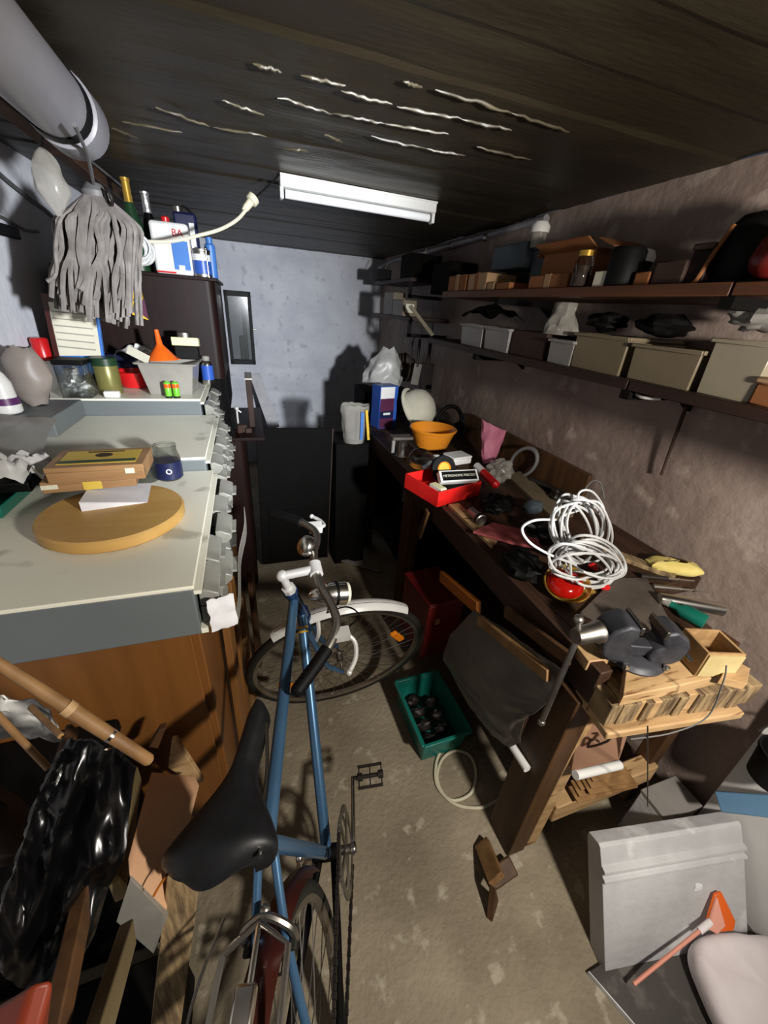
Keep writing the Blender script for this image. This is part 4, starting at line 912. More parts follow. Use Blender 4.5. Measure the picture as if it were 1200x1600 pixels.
t, w_, h_ = pbx('case', 640, 400, 690, 440, 2.8, .2, 'dark_void', 'big black case on the topmost corner shelf', 'case', zb=1.751)
B().box((0, -.006, h_ * .7), (w_ * .3, .012, .015)).done('handle', 'black_gloss', t)
plank('white_stick', 'pale stick leaning across the far end of the lower shelf', 'stick', at(641, 478, y=2.45), at(676, 524, y=2.3), .022, .012, (1, 0, 0), 'tub_cream')
# tools hanging on the wall below
def hang_tool(u, v0, v1, y, label, parts):
    a = at(u, v0, y=y); b_ = at(u, v1, y=y); t = thing('hanging_tool', label, 'tool', a); L_ = a.z - b_.z
    B().tube([(0, 0, -.01), (.012, 0, .03), V((max(0, 1.03 - a.x), 0, 1.492 - a.z))], .003, 6, 4).done('hanging_loop', 'dark_tool', t)
    for nm, m, fn in parts: fn(B(), L_).done(nm, m, t, bevel=.002)
    return t
HY = 2.62
hang_tool(656, 530, 578, HY, 'dark straight tool hanging left below the corner shelf, with a pale card at its foot', (('handle', 'dark_tool', lambda b, L_: b.cyl((0, 0, 0), (0, 0, -L_ * .9), .010)), ('card', 'tub_white', lambda b, L_: b.box((-.0, 0, -L_ - .03), (.055, .012, .14), Matrix.Rotation(.12, 3, 'Y')))))
hang_tool(673, 530, 610, HY + .01, 'dark broad-headed tool hanging right below the corner shelf', (('handle', 'dark_tool', lambda b, L_: b.cyl((0, 0, 0), (0, 0, -L_ * .5), .013)), ('head', 'dark_tool', lambda b, L_: b.box((0, 0, -L_ * .72), (.085, .03, L_ * .5)).box((.02, 0, -L_ * .95), (.05, .03, .05)))))
hang_tool(645, 532, 572, HY + .1, 'thin dark rod hanging beside the straight tool in the corner', (('rod', 'dark_tool', lambda b, L_: b.cyl((0, 0, 0), (0, 0, -L_), .006)),))

# ---------------------------------------------------------------- the workbench
BZ, BX, BY = .88, .68, .33
t = thing('workbench', 'long dark wooden workbench along the right wall with a raw splintered near end', 'workbench', (BX, BY, 0))
Lb = 2.2
for i, (x0, x1, y0) in enumerate(((.035, .22, .10), (.225, .41, .10), (.415, .612, .27))): B().box(((x0 + x1) / 2, (Lb + y0) / 2, BZ - .025), (x1 - x0, Lb - y0, .05)).done('top_plank', 'wood_bench', t, bevel=.003)
B().box((.015, Lb / 2 + .03, BZ - .05), (.035, Lb - .06, .10)).done('front_board', 'wood_bench', t, bevel=.003)
# raw near end: pale planks and splintered end grain
B().prism([(-.004, .002, BZ), (.10, .085, BZ + .001), (.33, .07, BZ + .001), (.36, -.02, BZ), (.16, -.01, BZ)], (0, 0, -.03)).done('pale_end_plank', 'wood_pale', t, bevel=.002)
B().box((.10, .105, BZ - .012), (.21, .05, .03), Matrix.Rotation(-.12, 3, 'Z')).done('pale_end_plank', 'wood_pale', t, bevel=.002)
random.seed(11); xx = 0.0; k = 0
while xx < .36:
    w_ = random.uniform(.012, .045); dy = random.uniform(-.003, .002) - (xx + w_ / 2) * .13; hz_ = random.uniform(.060, .068)
    B().box((xx + w_ / 2, .062 + dy, BZ - .038 - hz_ / 2 + random.uniform(-.004, .001)), (w_ - .0012, .11, hz_), Matrix.Rotation(-.13, 3, 'Z') @ Matrix.Rotation(random.uniform(-.015, .015), 3, 'Y')).done('splintered_block', 'wood_pale' if k in (3, 5, 9) else 'wood_rot', t, bevel=.002)
    xx += w_; k += 1
B().box((.18, .022, BZ - .114), (.37, .115, .022), Matrix.Rotation(-.13, 3, 'Z')).done('end_batten', 'wood_pale', t, bevel=.004)
for x in (.12, .29): B().box((x, .62, BZ - .075), (.05, 1.1, .05)).done('bearer', 'wood_bench', t)
# near frame: wide left leg, raw front face coloured paler for the light on it, marked apron, stretcher, right leg
B().box((.02, .125, .385), (.065, .11, .768)).done('leg', 'wood_leg', t, bevel=.004)
B().box((.074, .12, .39), (.042, .10, .74)).done('lit_leg_face', 'wood_pale', t, bevel=.003)
o_ = V((BX, BY, 0)); mq = [at(905, 1124, x=.735) - o_, V((.10, .03, .752)), at(982, 1146, y=.335) - o_, at(968, 1187, y=.335) - o_, at(892, 1206, x=.735) - o_]
ap = B().prism(mq, (.012, .022, 0)).done('marked_board', 'wood_pink', t, bevel=.002)
mn = (mq[2] - mq[0]).cross(mq[4] - mq[0]).normalized(); mn = mn if mn.y < 0 else -mn
def onb(u, v):
    r = at(u, v, y=1) - EYE; d_ = (mq[0] + o_ - EYE).dot(mn) / r.dot(mn); return EYE + r * d_ - o_ + mn * .0012
for pl in (((918, 1167), (923, 1156), (928, 1155)), ((931, 1155), (937, 1159)), ((918, 1167), (929, 1165), (939, 1162), (949, 1158), (954, 1153), (950, 1149), (944, 1150))):
    B().tube([onb(*q) for q in pl], .0028, 6).done('pencil_mark', 'brown_dark', ap)
B().box((.30, .085, .225), (.41, .05, .085), Matrix.Rotation(-.05, 3, 'Y')).done('stretcher', 'wood_pale', t, bevel=.005)
B().box((.50, .10, .43), (.05, .05, .78)).done('leg', 'wood_leg', t, bevel=.003)
B().box((.045, Lb - .2, .40), (.06, .10, .78)).done('leg', 'wood_leg', t, bevel=.003)
B().box((.55, Lb - .2, .40), (.06, .10, .78)).done('leg', 'wood_leg', t, bevel=.003)
B().box((.045, 1.25, .40), (.06, .10, .78)).done('leg', 'wood_leg', t, bevel=.003)
B().box((.36, 1.13, .13), (.46, 2.0, .02)).done('under_shelf', 'wood_bench', t)
# foot of the old wooden vise on the floor
t = thing('timber_scrap', 'splayed brown wooden foot on the floor in front of the bench leg', 'wood', (.60, .34, 0))
B().prism([(-.075, -.045, 0.001), (-.03, -.01, .001), (-.055, .0, .085)], (.012, -.014, 0)).done('wedge', 'wood_leg', t, bevel=.002)
beam(V((.0, .12, .02)), V((-.03, .01, .085)), .05, .02, (1, 1, 0)).done('brace', 'wood_rafter', t, loc=(.0, .11, .02), bevel=.002)
beam(V((.03, .0, .03)), V((-.06, -.01, .02)), .05, .03, (0, 1, .3)).done('foot_block', 'wood_leg', t, loc=(.06, .03, .03), bevel=.004)
# board along the wall at the back of the bench
plank('backboard', 'long brown board standing on edge along the wall behind the bench', 'board', (1.275, 1.10, BZ + .07), (1.275, 2.1, BZ + .07), .14, .02, (0, 0, 1), 'wood_leg')
# leg vise screw with hub and long handle on the bench front
hb_ = at(905, 993, x=.615)
t = thing('bench_screw', 'dull metal bench screw hub with a long hanging handle at the bench front', 'vise screw', hb_)
B().lathe([(.016, 0), (.019, .01), (.021, .05), (.025, .055), (.025, .062), (0, .062)], (-.01, 0, 0), (1, 0, 0), 24).done('hub', 'steel_dull', t)
B().cyl((.05, 0, 0), (.062, 0, -.0), .012).done('screw', 'dark_tool', t)
h0, h1 = at(904, 968, x=.615) - hb_, at(846, 1128, x=.60) - hb_
B().tube([h0, V((-.002, 0, 0)), h1], .0065, 10).done('handle', 'steel_dull', t)
B().ball(h0, .011).ball(h1, .0095).done('handle_knob', 'steel_dull', t)
# plastic sheet and battens hung on the bench front
px = .635
g = [[(742, 952), (812, 1000), (884, 1052)], [(706, 992), (775, 1060), (868, 1088)], [(696, 1030), (768, 1100), (845, 1110)], [(735, 1100), (785, 1140), (822, 1124)], [(768, 1150), (796, 1168), (812, 1160)]]
G = [[at(u, v, x=px) for u, v in r] for r in g]; o_ = V(G[0][1])
def shp(u, v):
    i = min(3, int(u * 4)); a = u * 4 - i; j = min(1, int(v * 2)); b2 = v * 2 - j
    q = G[i][j].lerp(G[i][j + 1], b2).lerp(G[i + 1][j].lerp(G[i + 1][j + 1], b2), a) - o_
    return (q.x - .012 * math.sin(pi * u) + .010 * nz(u * 6, v * 4, 2) + .004 * nz(u * 20, v * 9), q.y, q.z)
B().sheet(shp, 28, 20, .0012).done('plastic_sheet', 'film_grey', loc=o_, label='grey translucent plastic sheet draped over the bench front', cat='plastic sheet')
plank('front_batten', 'pale brown batten lying slanted against the bench front behind plastic', 'batten', at(748, 968, x=.607), at(858, 1056, x=.600), .03, .014, (0, 0, 1), 'wood_rafter')
plank('front_batten', 'second darker batten above the pale one on the bench front', 'batten', at(790, 955, x=.652), at(890, 1030, x=.645), .035, .012, (0, 0, 1), 'wood_leg')
# on the bench: vise
vp = at(1000, 1040, z=BZ); vp = V((vp.x, vp.y, BZ + .001))
t = thing('bench_vise', 'grey cast-iron bench vise with open jaws on the pale bench end', 'vise', vp + V((-.012, .03, 0)), rz=-.35); t.scale = (.9, .9, .95)
B().lathe([(.062, 0), (.064, .006), (.058, .012), (.05, .018), (0, .018)], (.02, 0, 0), (0, 0, 1), 28, sx=1.15).done('base', 'cast_iron', t)
def jaw(x0, mir, h, th): 
    pts = []
    for (x, z) in ((0, .012), (.052, .012), (.062, .03), (.05, .055), (.035, .065), (.05, .09), (.048, h), (.02, h + .008), (-.012, h - .012), (-.026, .07), (-.02, .03)): pts.append((x0 + mir * x, -th / 2, z))
    return B().prism(pts, (0, th, 0))
jaw(-.068, 1, .115, .072).done('fixed_jaw', 'cast_iron', t, bevel=.007)
jaw(.092, -1, .105, .066).done('moving_jaw', 'cast_iron', t, bevel=.007)
B().box((.01, 0, .036), (.15, .036, .03)).done('slide', 'cast_iron', t, bevel=.004)
B().box((-.02, -.0, .112), (.008, .074, .02)).box((.044, 0, .104), (.008, .07, .02)).done('jaw_plates', 'steel_dull', t, bevel=.001)
for x, y in ((-.03, -.05), (.072, -.045)): B().lathe([(.008, 0), (.008, .008), (.004, .011), (0, .011)], (x, y, .012), (0, 0, 1), 6).done('bolt', 'chrome', t)
B().cyl((.08, 0, .05), (.125, 0, .05), .011).cyl((.12, -.045, .045), (.12, .05, .055), .005).done('screw', 'steel_dull', t)
# small open wooden box right of the vise
wp = at(1095, 1045, z=BZ)
t = thing('wooden_box', 'small open pale wooden box standing right of the vise', 'box', V((wp.x + .014, wp.y + .012, BZ + .002)), rz=-.30)
B().tray((0, 0, 0), (.085, .075, .07), .006).done('box_wall', 'wood_light_y', t, bevel=.0015)
B().box((.0, -.039, .035), (.08, .004, .062)).done('front_panel', 'chip_front', t)
def flat(name, poly, z, th, m, label, cat, par=None): 
    q = [at(u, v, z=z) for u, v in poly]; o = sum(q, V()) / len(q); o.z = z
    return B().prism([a - o for a in q], (0, 0, th)).done(name, m, loc=o, bevel=.001, label=label, cat=cat)
flat('metal_plate', ((905, 960), (960, 905), (1010, 905), (1052, 985), (1010, 1000), (960, 985)), BZ + .003, .006, 'grey_plate', 'dark metal plate lying on the bench behind the vise', 'plate')
q = at(1045, 900, z=BZ)
t = thing('sponge', 'torn pale yellow foam sponge near the wall on the bench', 'sponge', V((q.x + .03, q.y + .015, BZ)), rz=-.5)
def spo(u, v): 
    a = 2 * pi * u; k = 1 + .12 * nz(math.cos(a) * 3, math.sin(a) * 3, v * 2)
    rr = math.sin(pi * (.02 + .96 * v)) ** .35
    return (.075 * math.copysign(abs(math.cos(a)) ** .5, math.cos(a)) * rr * k, .032 * math.copysign(abs(math.sin(a)) ** .5, math.sin(a)) * rr * k, .045 * v)
B().sheet(spo, 28, 8, 0).done('foam', 'sponge', t)
B().box((-.02, -.01, .0455), (.05, .002, .002), Matrix.Rotation(.4, 3, 'Z')).box((.01, .008, .0455), (.06, .002, .002), Matrix.Rotation(-.3, 3, 'Z')).done('tear', 'brown_dark', t)
a, b_ = at(1030, 935, z=BZ + .02), at(1128, 952, z=BZ + .02)
B().cyl((0, 0, 0), b_ - a, .016, .018, 20).done('metal_tube', 'chrome', loc=a, label='shiny silver metal tube lying by the wall on the bench', cat='tube')
for (p0, p1, r, m, lab) in (((1000, 900), (1085, 908), .007, 'dark_tool', 'dark-handled chisel lying below the yellow sponge'), ((1020, 916), (1108, 925), .006, 'steel_dull', 'bright narrow chisel between sponge and silver tube')):
    a, b_ = at(*p0, z=BZ + .012), at(*p1, z=BZ + .012); t = thing('chisel', lab, 'chisel', a)
    B().cyl((0, 0, 0), (b_ - a) * .5, r * 1.3, r, 14).done('handle', m, t); B().box(((b_ - a) * .73), (.01, .01, .004)).cyl((b_ - a) * .5, (b_ - a), r * .6, r * .35, 8).done('blade', 'steel_dull', t)
a = at(1098, 982, z=BZ + .0)
t = thing('green_bottle', 'small green glass bottle lying by the wall near the silver tube', 'bottle', a + V((.0, .0, .02)))
B().lathe([(.0, 0), (.02, .002), (.02, .05), (.009, .065), (.009, .085), (0, .085)], (0, 0, 0), (-.3, .9, 0), 18).done('glass_body', 'green_teal', t)
B().lathe([(.011, .083), (.011, .1), (0, .1)], (0, 0, 0), (-.3, .9, 0), 14).done('cap', 'film', t)
a, b_ = at(905, 845, z=BZ + .008), at(1055, 900, z=BZ + .008)
plank('narrow_board', 'narrow grey-brown board lying lengthwise near the wall on the bench', 'board', a, b_, .04, .014, (1, 0, 0), 'wood_rot')
flat('wood_offcut', ((1130, 1045), (1165, 1055), (1160, 1078), (1120, 1068)), BZ - .0, .02, 'wood_pale', 'small pale offcut at the right corner of the bench end', 'wood')
# thin wire hanging from the bench end
a = at(1135, 1040, y=.262)
B().tube([V((0, 0, 0)), at(1130, 1065, y=.26) - a, at(1105, 1120, y=.255) - a, at(1050, 1145, y=.26) - a, at(985, 1155, y=.27) - a], .0014, 5, 8).done('thin_wire', 'cord_grey', loc=a, label='thin grey wire hanging in a loop off the bench end', cat='wire')
a = at(1012, 1135, y=.262)
B().tube([V((0, 0, 0)), at(1012, 1260, y=.29) - a], .0014, 5).done('thin_string', 'dark_tool', loc=a, label='thin dark string hanging straight down below the bench end', cat='string')
# white rack under the bench with wood scraps on the stretcher
t = thing('white_rack', 'small white painted rack with legs under the bench end', 'rack', (.82, .45, .31))
r0 = V(t.location)
a, b_ = at(899, 1211, y=.372), at(968, 1195, y=.372)
B().cyl(a - r0, b_ - r0, .012).done('top_rail', 'enamel_white', t)
for u0, v0, u1, v1 in ((922, 1206, 945, 1232), (958, 1198, 990, 1232)): B().cyl(at(u0, v0 - 2, y=.375) - r0, at(u0, v0 - 2, y=.375) - r0 + V((.05, .15, -.05)), .008).done('rack_leg', 'enamel_white', t)
random.seed(4)
for i in range(6):
    a = V((.83 + .012 * i, .40 + .010 * (i % 3), .284 + .009 * i))
    beam(a, a + V((.22 - .018 * i, (-.03 + .05 * random.random()), .001)), .045, .006, (0, 1, 0)).done('wood_scrap', 'wood_rafter', loc=a, bevel=.001, label=('leftmost', 'second from left', 'third from left', 'third from right', 'second from right', 'rightmost')[i] + ' thin brown wood scrap piled on the bench stretcher', cat='wood', group='wood scraps on the stretcher')
a, b_ = at(797, 1160, x=.655), at(824, 1202, x=.655)
B().cyl((0, 0, 0), b_ - a, .012).done('white_tube', 'enamel_white', loc=a, label='short bright white tube below the plastic sheet, left of the bench leg', cat='tube')
# wire coil on the bench
cp = at(915, 850, z=BZ + .11)
t = thing('wire_coil', 'big loose coil of white electric wire on the bench', 'wire', (cp.x, cp.y, BZ + .002))
random.seed(21); o_ = V(t.location)
def loop(uc, vc, ru, rv, rot, y, z, n=10, ph=0):
    pts = []
    for i in range(n + 1):
        a = ph + 2 * pi * i / n; u = ru * math.cos(a); v = rv * math.sin(a)
        q_ = at(uc + u * math.cos(rot) - v * math.sin(rot), vc + u * math.sin(rot) + v * math.cos(rot), y=y + .02 * math.sin(a * 2 + ph)); q_.z = max(q_.z, BZ + .008)
        pts.append(q_ - o_)
    return pts
yc = cp.y
pts = []
for i in range(11): pts += loop(905 + random.uniform(-14, 14), 822 + random.uniform(-10, 12), 34 + random.uniform(-10, 8), 44 + random.uniform(-12, 8), -.35 + random.uniform(-.4, .4), yc + random.uniform(-.03, .03), 0, 10, random.uniform(-.4, .4) - 1.2)[:-1]
B().tube(pts, .0036, 6, 4).done('upper_loops', 'wire_white', t)
pts = []
for i in range(10): pts += loop(916 + random.uniform(-12, 16), 878 + random.uniform(-8, 8), 50 + random.uniform(-14, 8), 27 + random.uniform(-8, 8), .25 + random.uniform(-.3, .3), yc - .07 + random.uniform(-.03, .03), 0, 10, random.uniform(-.4, .4) + 2.2)[:-1]
B().tube(pts, .0036, 6, 4).done('lower_loops', 'wire_white', t)
B().tube([at(u, v, y=y_) - o_ for u, v, y_ in ((868, 812, yc), (835, 813, yc - .01), (816, 826, yc - .03), (828, 848, yc - .06), (862, 868, yc - .08), (900, 882, yc - .09))], .0034, 6, 6).done('stray_loop', 'wire_white', t)
B().tube([at(u, v, y=y_) - o_ for u, v, y_ in ((900, 800, yc), (905, 770, yc), (925, 768, yc), (942, 790, yc), (944, 805, yc))], .003, 6, 6).done('stray_loop', 'wire_white', t)
B().tube([at(u, v, y=y_) - o_ for u, v, y_ in ((910, 770, yc + .04), (925, 752, yc + .05), (938, 755, yc + .06), (944, 778, yc + .05))], .002, 6, 6).done('stray_loop', 'cord_grey', t)
# red lens on a gold dish
q = at(880, 925, z=BZ); 
t = thing('red_lamp', 'glossy red lens in a golden dish at the bench front edge', 'lamp', V((q.x, q.y, BZ)), R=(.25, -.25, 0))
B().lathe([(.03, .0), (.05, .006), (.062, .026), (.06, .03), (.048, .012), (0, .008)], (0, 0, .018), (0, 0, 1), 32).done('gold_dish', 'gold', t)
B().lathe([(.048, .022), (.044, .034), (.03, .044), (0, .049)], (-.002, .004, .016), (0, 0, 1), 32).done('red_lens', 'red_glow', t)
B().box((.05, -.02, .02), (.05, .04, .006), Matrix.Rotation(.5, 3, 'Y')).done('dish_flap', 'gold', t)
for u, v, r, lab in ((943, 922, .012, 'small round red piece right of the golden dish'), (925, 890, .013, 'small red piece under the white wire coil')):
    q = at(u, v, z=BZ); B().ball((0, 0, r * .9), r, (1.2, 1, .9), 14, .3, 6, u).done('red_marble', 'red', loc=(q.x, q.y, BZ), label=lab, cat='marble')
q = at(832, 880, z=BZ + .03)
B().torus((0, 0, .045), (.5, -1, .5), .011, .005, 24, 10).cyl((0, 0, 0), (0, 0, .034), .008).done('ring_bolt', 'tub_cream', loc=(q.x, q.y, BZ), label='cream ring bolt standing left of the wire coil', cat='bolt')
# black clutter between
for (u, v, r, sc, m, lab, nm, cat) in ((815, 885, .05, (1, 1.2, .7), 'black', 'lumpy black rag left of the red lens on the bench', 'rag', 'rag'), (850, 830, .055, (1.2, 1, .6), 'black_gloss', 'black tangled bundle behind the wire coil', 'bundle', 'rag'),
                                       (775, 790, .05, (1.3, 1, .7), 'black', 'black rag right of the red box', 'rag', 'rag'), (872, 775, .032, (.8, 1.2, .9), 'dark_tool', 'dark lump of tools near the grey ring', 'bundle', 'tool')):
    q = at(u, v, z=BZ + .03); B().ball((0, 0, r * sc[2] * 1.12), r, sc, 24, .45, 9, u).done(nm, m, loc=(q.x, q.y, BZ), label=lab, cat=cat)
q = at(832, 795, z=BZ + .02)
B().ball((0, 0, .028), .03, (1.3, 1, .9), 18, .2, 7, 4).done('glass_lump', 'grey_box', loc=(q.x, q.y, BZ), label='grey-green glass block behind the pink cloth', cat='glass')
flat('pale_board', ((790, 745), (812, 740), (895, 808), (865, 815)), BZ + .001, .014, 'tub_beige', 'pale khaki board lying slanted beside the tools on the bench', 'board')
a = [at(u, v, z=BZ + .02) for u, v in ((738, 832), (770, 818), (838, 834), (845, 858), (800, 850))]
o_ = sum(a, V()) / 5
B().prism([q - o_ for q in a], (0, 0, .01)).done('pink_folder', 'pink_cloth', loc=(o_.x, o_.y, BZ + .016), bevel=.003, label='dusty pink folded cloth hanging over the bench front edge', cat='cloth')
flat('wood_strip', ((700, 792), (716, 790), (778, 845), (768, 858)), BZ + .0, .012, 'wood_pale', 'pale wooden strip on the bench edge below the red box', 'wood')
a, b_ = at(738, 800, z=BZ + .03), at(760, 820, z=BZ + .03)
t = thing('torch', 'small silver and black torch lying below the red box', 'torch', a)
d = (b_ - a).normalized()
B().lathe([(.0, -.01), (.016, -.01), (.017, .03), (.021, .045), (.022, .065), (.019, .067), (0, .06)], (0, 0, 0), d, 22).done('barrel', 'steel_dull', t)
B().lathe([(.0225, .05), (.0225, .058)], (0, 0, 0), d, 22).done('ring', 'black', t)
# red box with contents
rb = V((.655, 1.19, BZ + .002))
t = thing('red_box', 'bright red open cardboard box full of small packages on the bench', 'box', rb, rz=.30)
B().tray((.12, .11, 0), (.24, .21, .065), .004).done('box_wall', 'red_box', t, bevel=.001)
def inbox(x, y, z): return rb + Matrix.Rotation(.30, 3, 'Z') @ V((x, y, z))
t2 = thing('long_box', 'black and white long box with light lettering lying in the red box', 'box', inbox(.135, .045, .075), rz=-.02)
B().box((0, 0, .014), (.17, .05, .028), Matrix.Rotation(.75, 3, 'X')).done('box_body', 'enamel_white', t2, bevel=.002)
fc = B().box(V((0, 0, .014)) + Matrix.Rotation(.75, 3, 'X') @ V((0, 0, .0146)), (.152, .038, .002), Matrix.Rotation(.75, 3, 'X')).done('black_face', 'black', t2)
text('METRONOME PRECISO', .014, 'lettering', 'paper_cream', t2, V((0, 0, .014)) + Matrix.Rotation(.75, 3, 'X') @ V((0, 0, .0158)), (.75, 0, 0))
t2 = thing('tape_roll', 'black tape reel with orange and yellow label standing in the red box', 'tape', inbox(.13, .13, .075), rz=.1)
B().lathe([(.014, -.012), (.054, -.012), (.056, 0), (.054, .012), (.014, .012)], (0, 0, .02), (-.1, -1, .35), 36).done('reel', 'black', t2)
B().lathe([(.012, 0), (.03, 0), (.03, .002), (.012, .002)], V((0, 0, .02)) + V((-.1, -1, .35)).normalized() * .012, (-.1, -1, .35), 28).done('orange_label', 'reflector', t2)
B().lathe([(.012, 0), (.024, 0), (.024, .002), (.012, .002)], V((-.003, 0, .022)) + V((-.1, -1, .35)).normalized() * .0135, (-.1, -1, .35), 20).done('yellow_label', 'yellow', t2)
t2 = thing('cream_card_box', 'small cream card box at the left inside the red box', 'box', inbox(.035, .05, .008)); B().box((0, 0, .03), (.03, .07, .06), Matrix.Rotation(.3, 3, 'Z')).done('box_body', 'paper_cream', t2, bevel=.002)
B().box((0, -.0, .0605), (.026, .06, .002), Matrix.Rotation(.3, 3, 'Z')).done('lid', 'pale_yellow', t2)
B().box((0, 0, .02), (.11, .06, .04)).done('dark_box', 'dark_tool', loc=inbox(.13, .06, .008), rz=.3, bevel=.003, label='dark box under the lettered box inside the red box', cat='box')
q = at(715, 712, z=BZ + .10)
t2 = thing('white_box', 'small white plastic box behind the tape reel', 'box', V((q.x, q.y, BZ + .07)), rz=.2)
B().box((0, 0, .013), (.105, .08, .026)).done('box_base', 'enamel_white', t2, bevel=.004); B().box((0, 0, .032), (.107, .082, .01)).done('lid', 'enamel_white', t2, bevel=.003)
B().box((0, 0, .034), (.11, .08, .068)).done('block', 'brown_dark', loc=(q.x + .004, q.y + .014, BZ + .001), rz=.2, bevel=.003, label='dark block under the small white box on the bench', cat='block')
q = at(672, 735, z=BZ + .05)
t2 = thing('glass_bulb', 'big clear glass light bulb lying at the left of the red box', 'bulb', V((q.x - .01, q.y + .10, BZ + .068)))
B().lathe([(0, -.055), (.025, -.05), (.045, -.03), (.052, 0), (.045, .028), (.026, .05), (.018, .062), (0, .062)], (0, 0, 0), (.9, -.35, .12), 28).done('bulb_glass', 'glass', t2)
B().lathe([(.018, .06), (.019, .085), (.012, .092), (0, .094)], (0, 0, 0), (.9, -.35, .12), 20).done('screw_cap', 'alu_white', t2)
B().cyl((-.02, 0, 0), (.05, -.02, .008), .004).done('filament_stem', 'tub_white', t2)
# white and red tube, plastic bits right of it
a, b_ = at(745, 728, z=BZ + .07), at(775, 758, z=BZ + .05); d = (b_ - a).normalized(); L_ = (b_ - a).length
t2 = thing('glue_tube', 'red and white tube leaning right of the red box', 'tube', a)
B().lathe([(0, 0), (.017, 0), (.017, L_ * .35), (0, L_ * .35)], (0, 0, 0), d, 20).done('white_end', 'enamel_white', t2); B().lathe([(.0175, L_ * .35), (.0175, L_), (.006, L_ + .01), (0, L_ + .01)], (0, 0, 0), d, 20).done('red_end', 'red', t2)
q = at(780, 738, z=BZ + .04)
B().ball((0, 0, .05), .055, (1, 1, .9), 24, .5, 10, 3).done('clear_bag', 'film', loc=(q.x, q.y, BZ), label='crumpled clear plastic bag right of the red and white tube', cat='bag')
# pink bag
a, b_ = at(765, 715, z=BZ + .07), at(775, 668, y=1.75)
o_ = V((a.x, a.y, BZ + .02)); top = at(772, 665, y=a.y + .06) - o_; bot = at(762, 722, y=a.y) - o_
def pkb(u, v):
    c = bot.lerp(top, v); a_ = 2 * pi * u; r = .026 + .045 * v ** .8; r *= 1 + .16 * nz(math.cos(a_) * 3, math.sin(a_) * 3, v * 4)
    return (c.x + r * math.cos(a_), c.y + r * .7 * math.sin(a_), c.z + .012 * nz(a_, v * 3, 4) - (.03 * math.cos(a_) * v))
B().sheet(pkb, 26, 16, 0).done('pink_bag', 'pink', loc=o_, label='pink plastic bag standing against the wall on the bench', cat='bag')
# grey ring (belt)
q = at(818, 722, x=1.215)
B().torus((0, 0, 0), (-1, -.5, .15), .075, .011, 48, 10, .75).done('rubber_ring', 'cord_grey', loc=(q.x, q.y, q.z), label='grey rubber ring leaning on the wall board', cat='ring')
B().tube([(0, 0, 0), (.03, -.1, .0), (.02, -.22, 0)], .014, 10, 5).done('hose_end', 'dark_tool', loc=V((1.21, 1.36, BZ + .016)), label='dark hose piece lying near the wall board', cat='hose')
# orange bowl
q = at(677, 690, z=BZ + .07)
t = thing('orange_bowl', 'orange plastic bowl behind the red box on the bench', 'bowl', V((q.x, q.y + .02, BZ + .04)))
B().lathe([(.07, 0), (.085, .004), (.115, .085), (.121, .088), (.125, .098), (.12, .102), (.113, .098), (.08, .01), (0, .008)], (0, 0, 0), (0, 0, 1), 40).done('bowl_wall', 'orange_bowl', t)
B().lathe([(.066, -.006), (.072, .0), (.072, .004), (.066, .004)], (0, 0, 0), (0, 0, 1), 32).done('foot_ring', 'orange_bowl', t)
B().box((0, 0, .016), (.2, .2, .032)).done('wood_block', 'brown_dark', loc=V((q.x, q.y + .02, BZ + .0015)), bevel=.003, label='dark wooden block under the orange bowl', cat='block')
# grey pestle-shaped tin left of the bowl
q = at(627, 715, z=BZ)
t = thing('grinder', 'grey metal grinder with flat top left of the orange bowl', 'grinder', V((q.x, q.y, BZ)))
B().lathe([(.028, 0), (.03, .01), (.024, .02), (.024, .09), (.03, .1), (0, .1)], (0, 0, 0), (0, 0, 1), 22).done('grinder_body', 'steel_dull', t)
B().box((-.01, 0, .108), (.11, .06, .016)).done('flat_top', 'grey_plate', t, bevel=.004)
B().cyl((-.05, 0, .1), (-.05, 0, .03), .009).done('handle', 'tub_white', t)
# helmet and others at back of bench
q = at(648, 655, z=BZ)
t = thing('white_helmet', 'off-white hard hat tipped on its side behind the orange bowl', 'helmet', V((1.0, 2.22, BZ + .15)), R=(.9, .35, .5))
B().lathe([(.13, 0), (.128, .02), (.115, .07), (.085, .11), (.04, .13), (0, .135)], (0, 0, -.05), (0, 0, 1), 32, sx=.88).done('shell', 'paper_cream', t)
B().lathe([(.10, .0), (.15, .0), (.152, .006), (.10, .008)], (0, 0, -.05), (0, 0, 1), 32, sx=.9).done('brim', 'paper_cream', t)
for a_ in (.5, 2.2): B().lathe([(.008, 0), (.008, .004)], (.108 * math.cos(a_), .122 * math.sin(a_), -.02), (math.cos(a_), math.sin(a_), .2), 10).done('vent', 'dark_void', t)
q = at(685, 655, z=BZ + .05)
t = thing('ear_defenders', 'black ear defenders standing beside the off-white hard hat', 'ear defenders', V((1.16, 2.12, BZ)))
B().tube([(-.08, 0, .05), (-.085, 0, .11), (-.04, .0, .17), (.03, 0, .17), (.075, 0, .11), (.07, 0, .05)], .012, 10, 6).done('head_band', 'black', t)
for x in (-.08, .07): B().lathe([(.0, -.02), (.035, -.018), (.04, 0), (.035, .018), (0, .02)], (x, 0, .045), (1, 0, 0), 20).done('ear_cup', 'black', t)
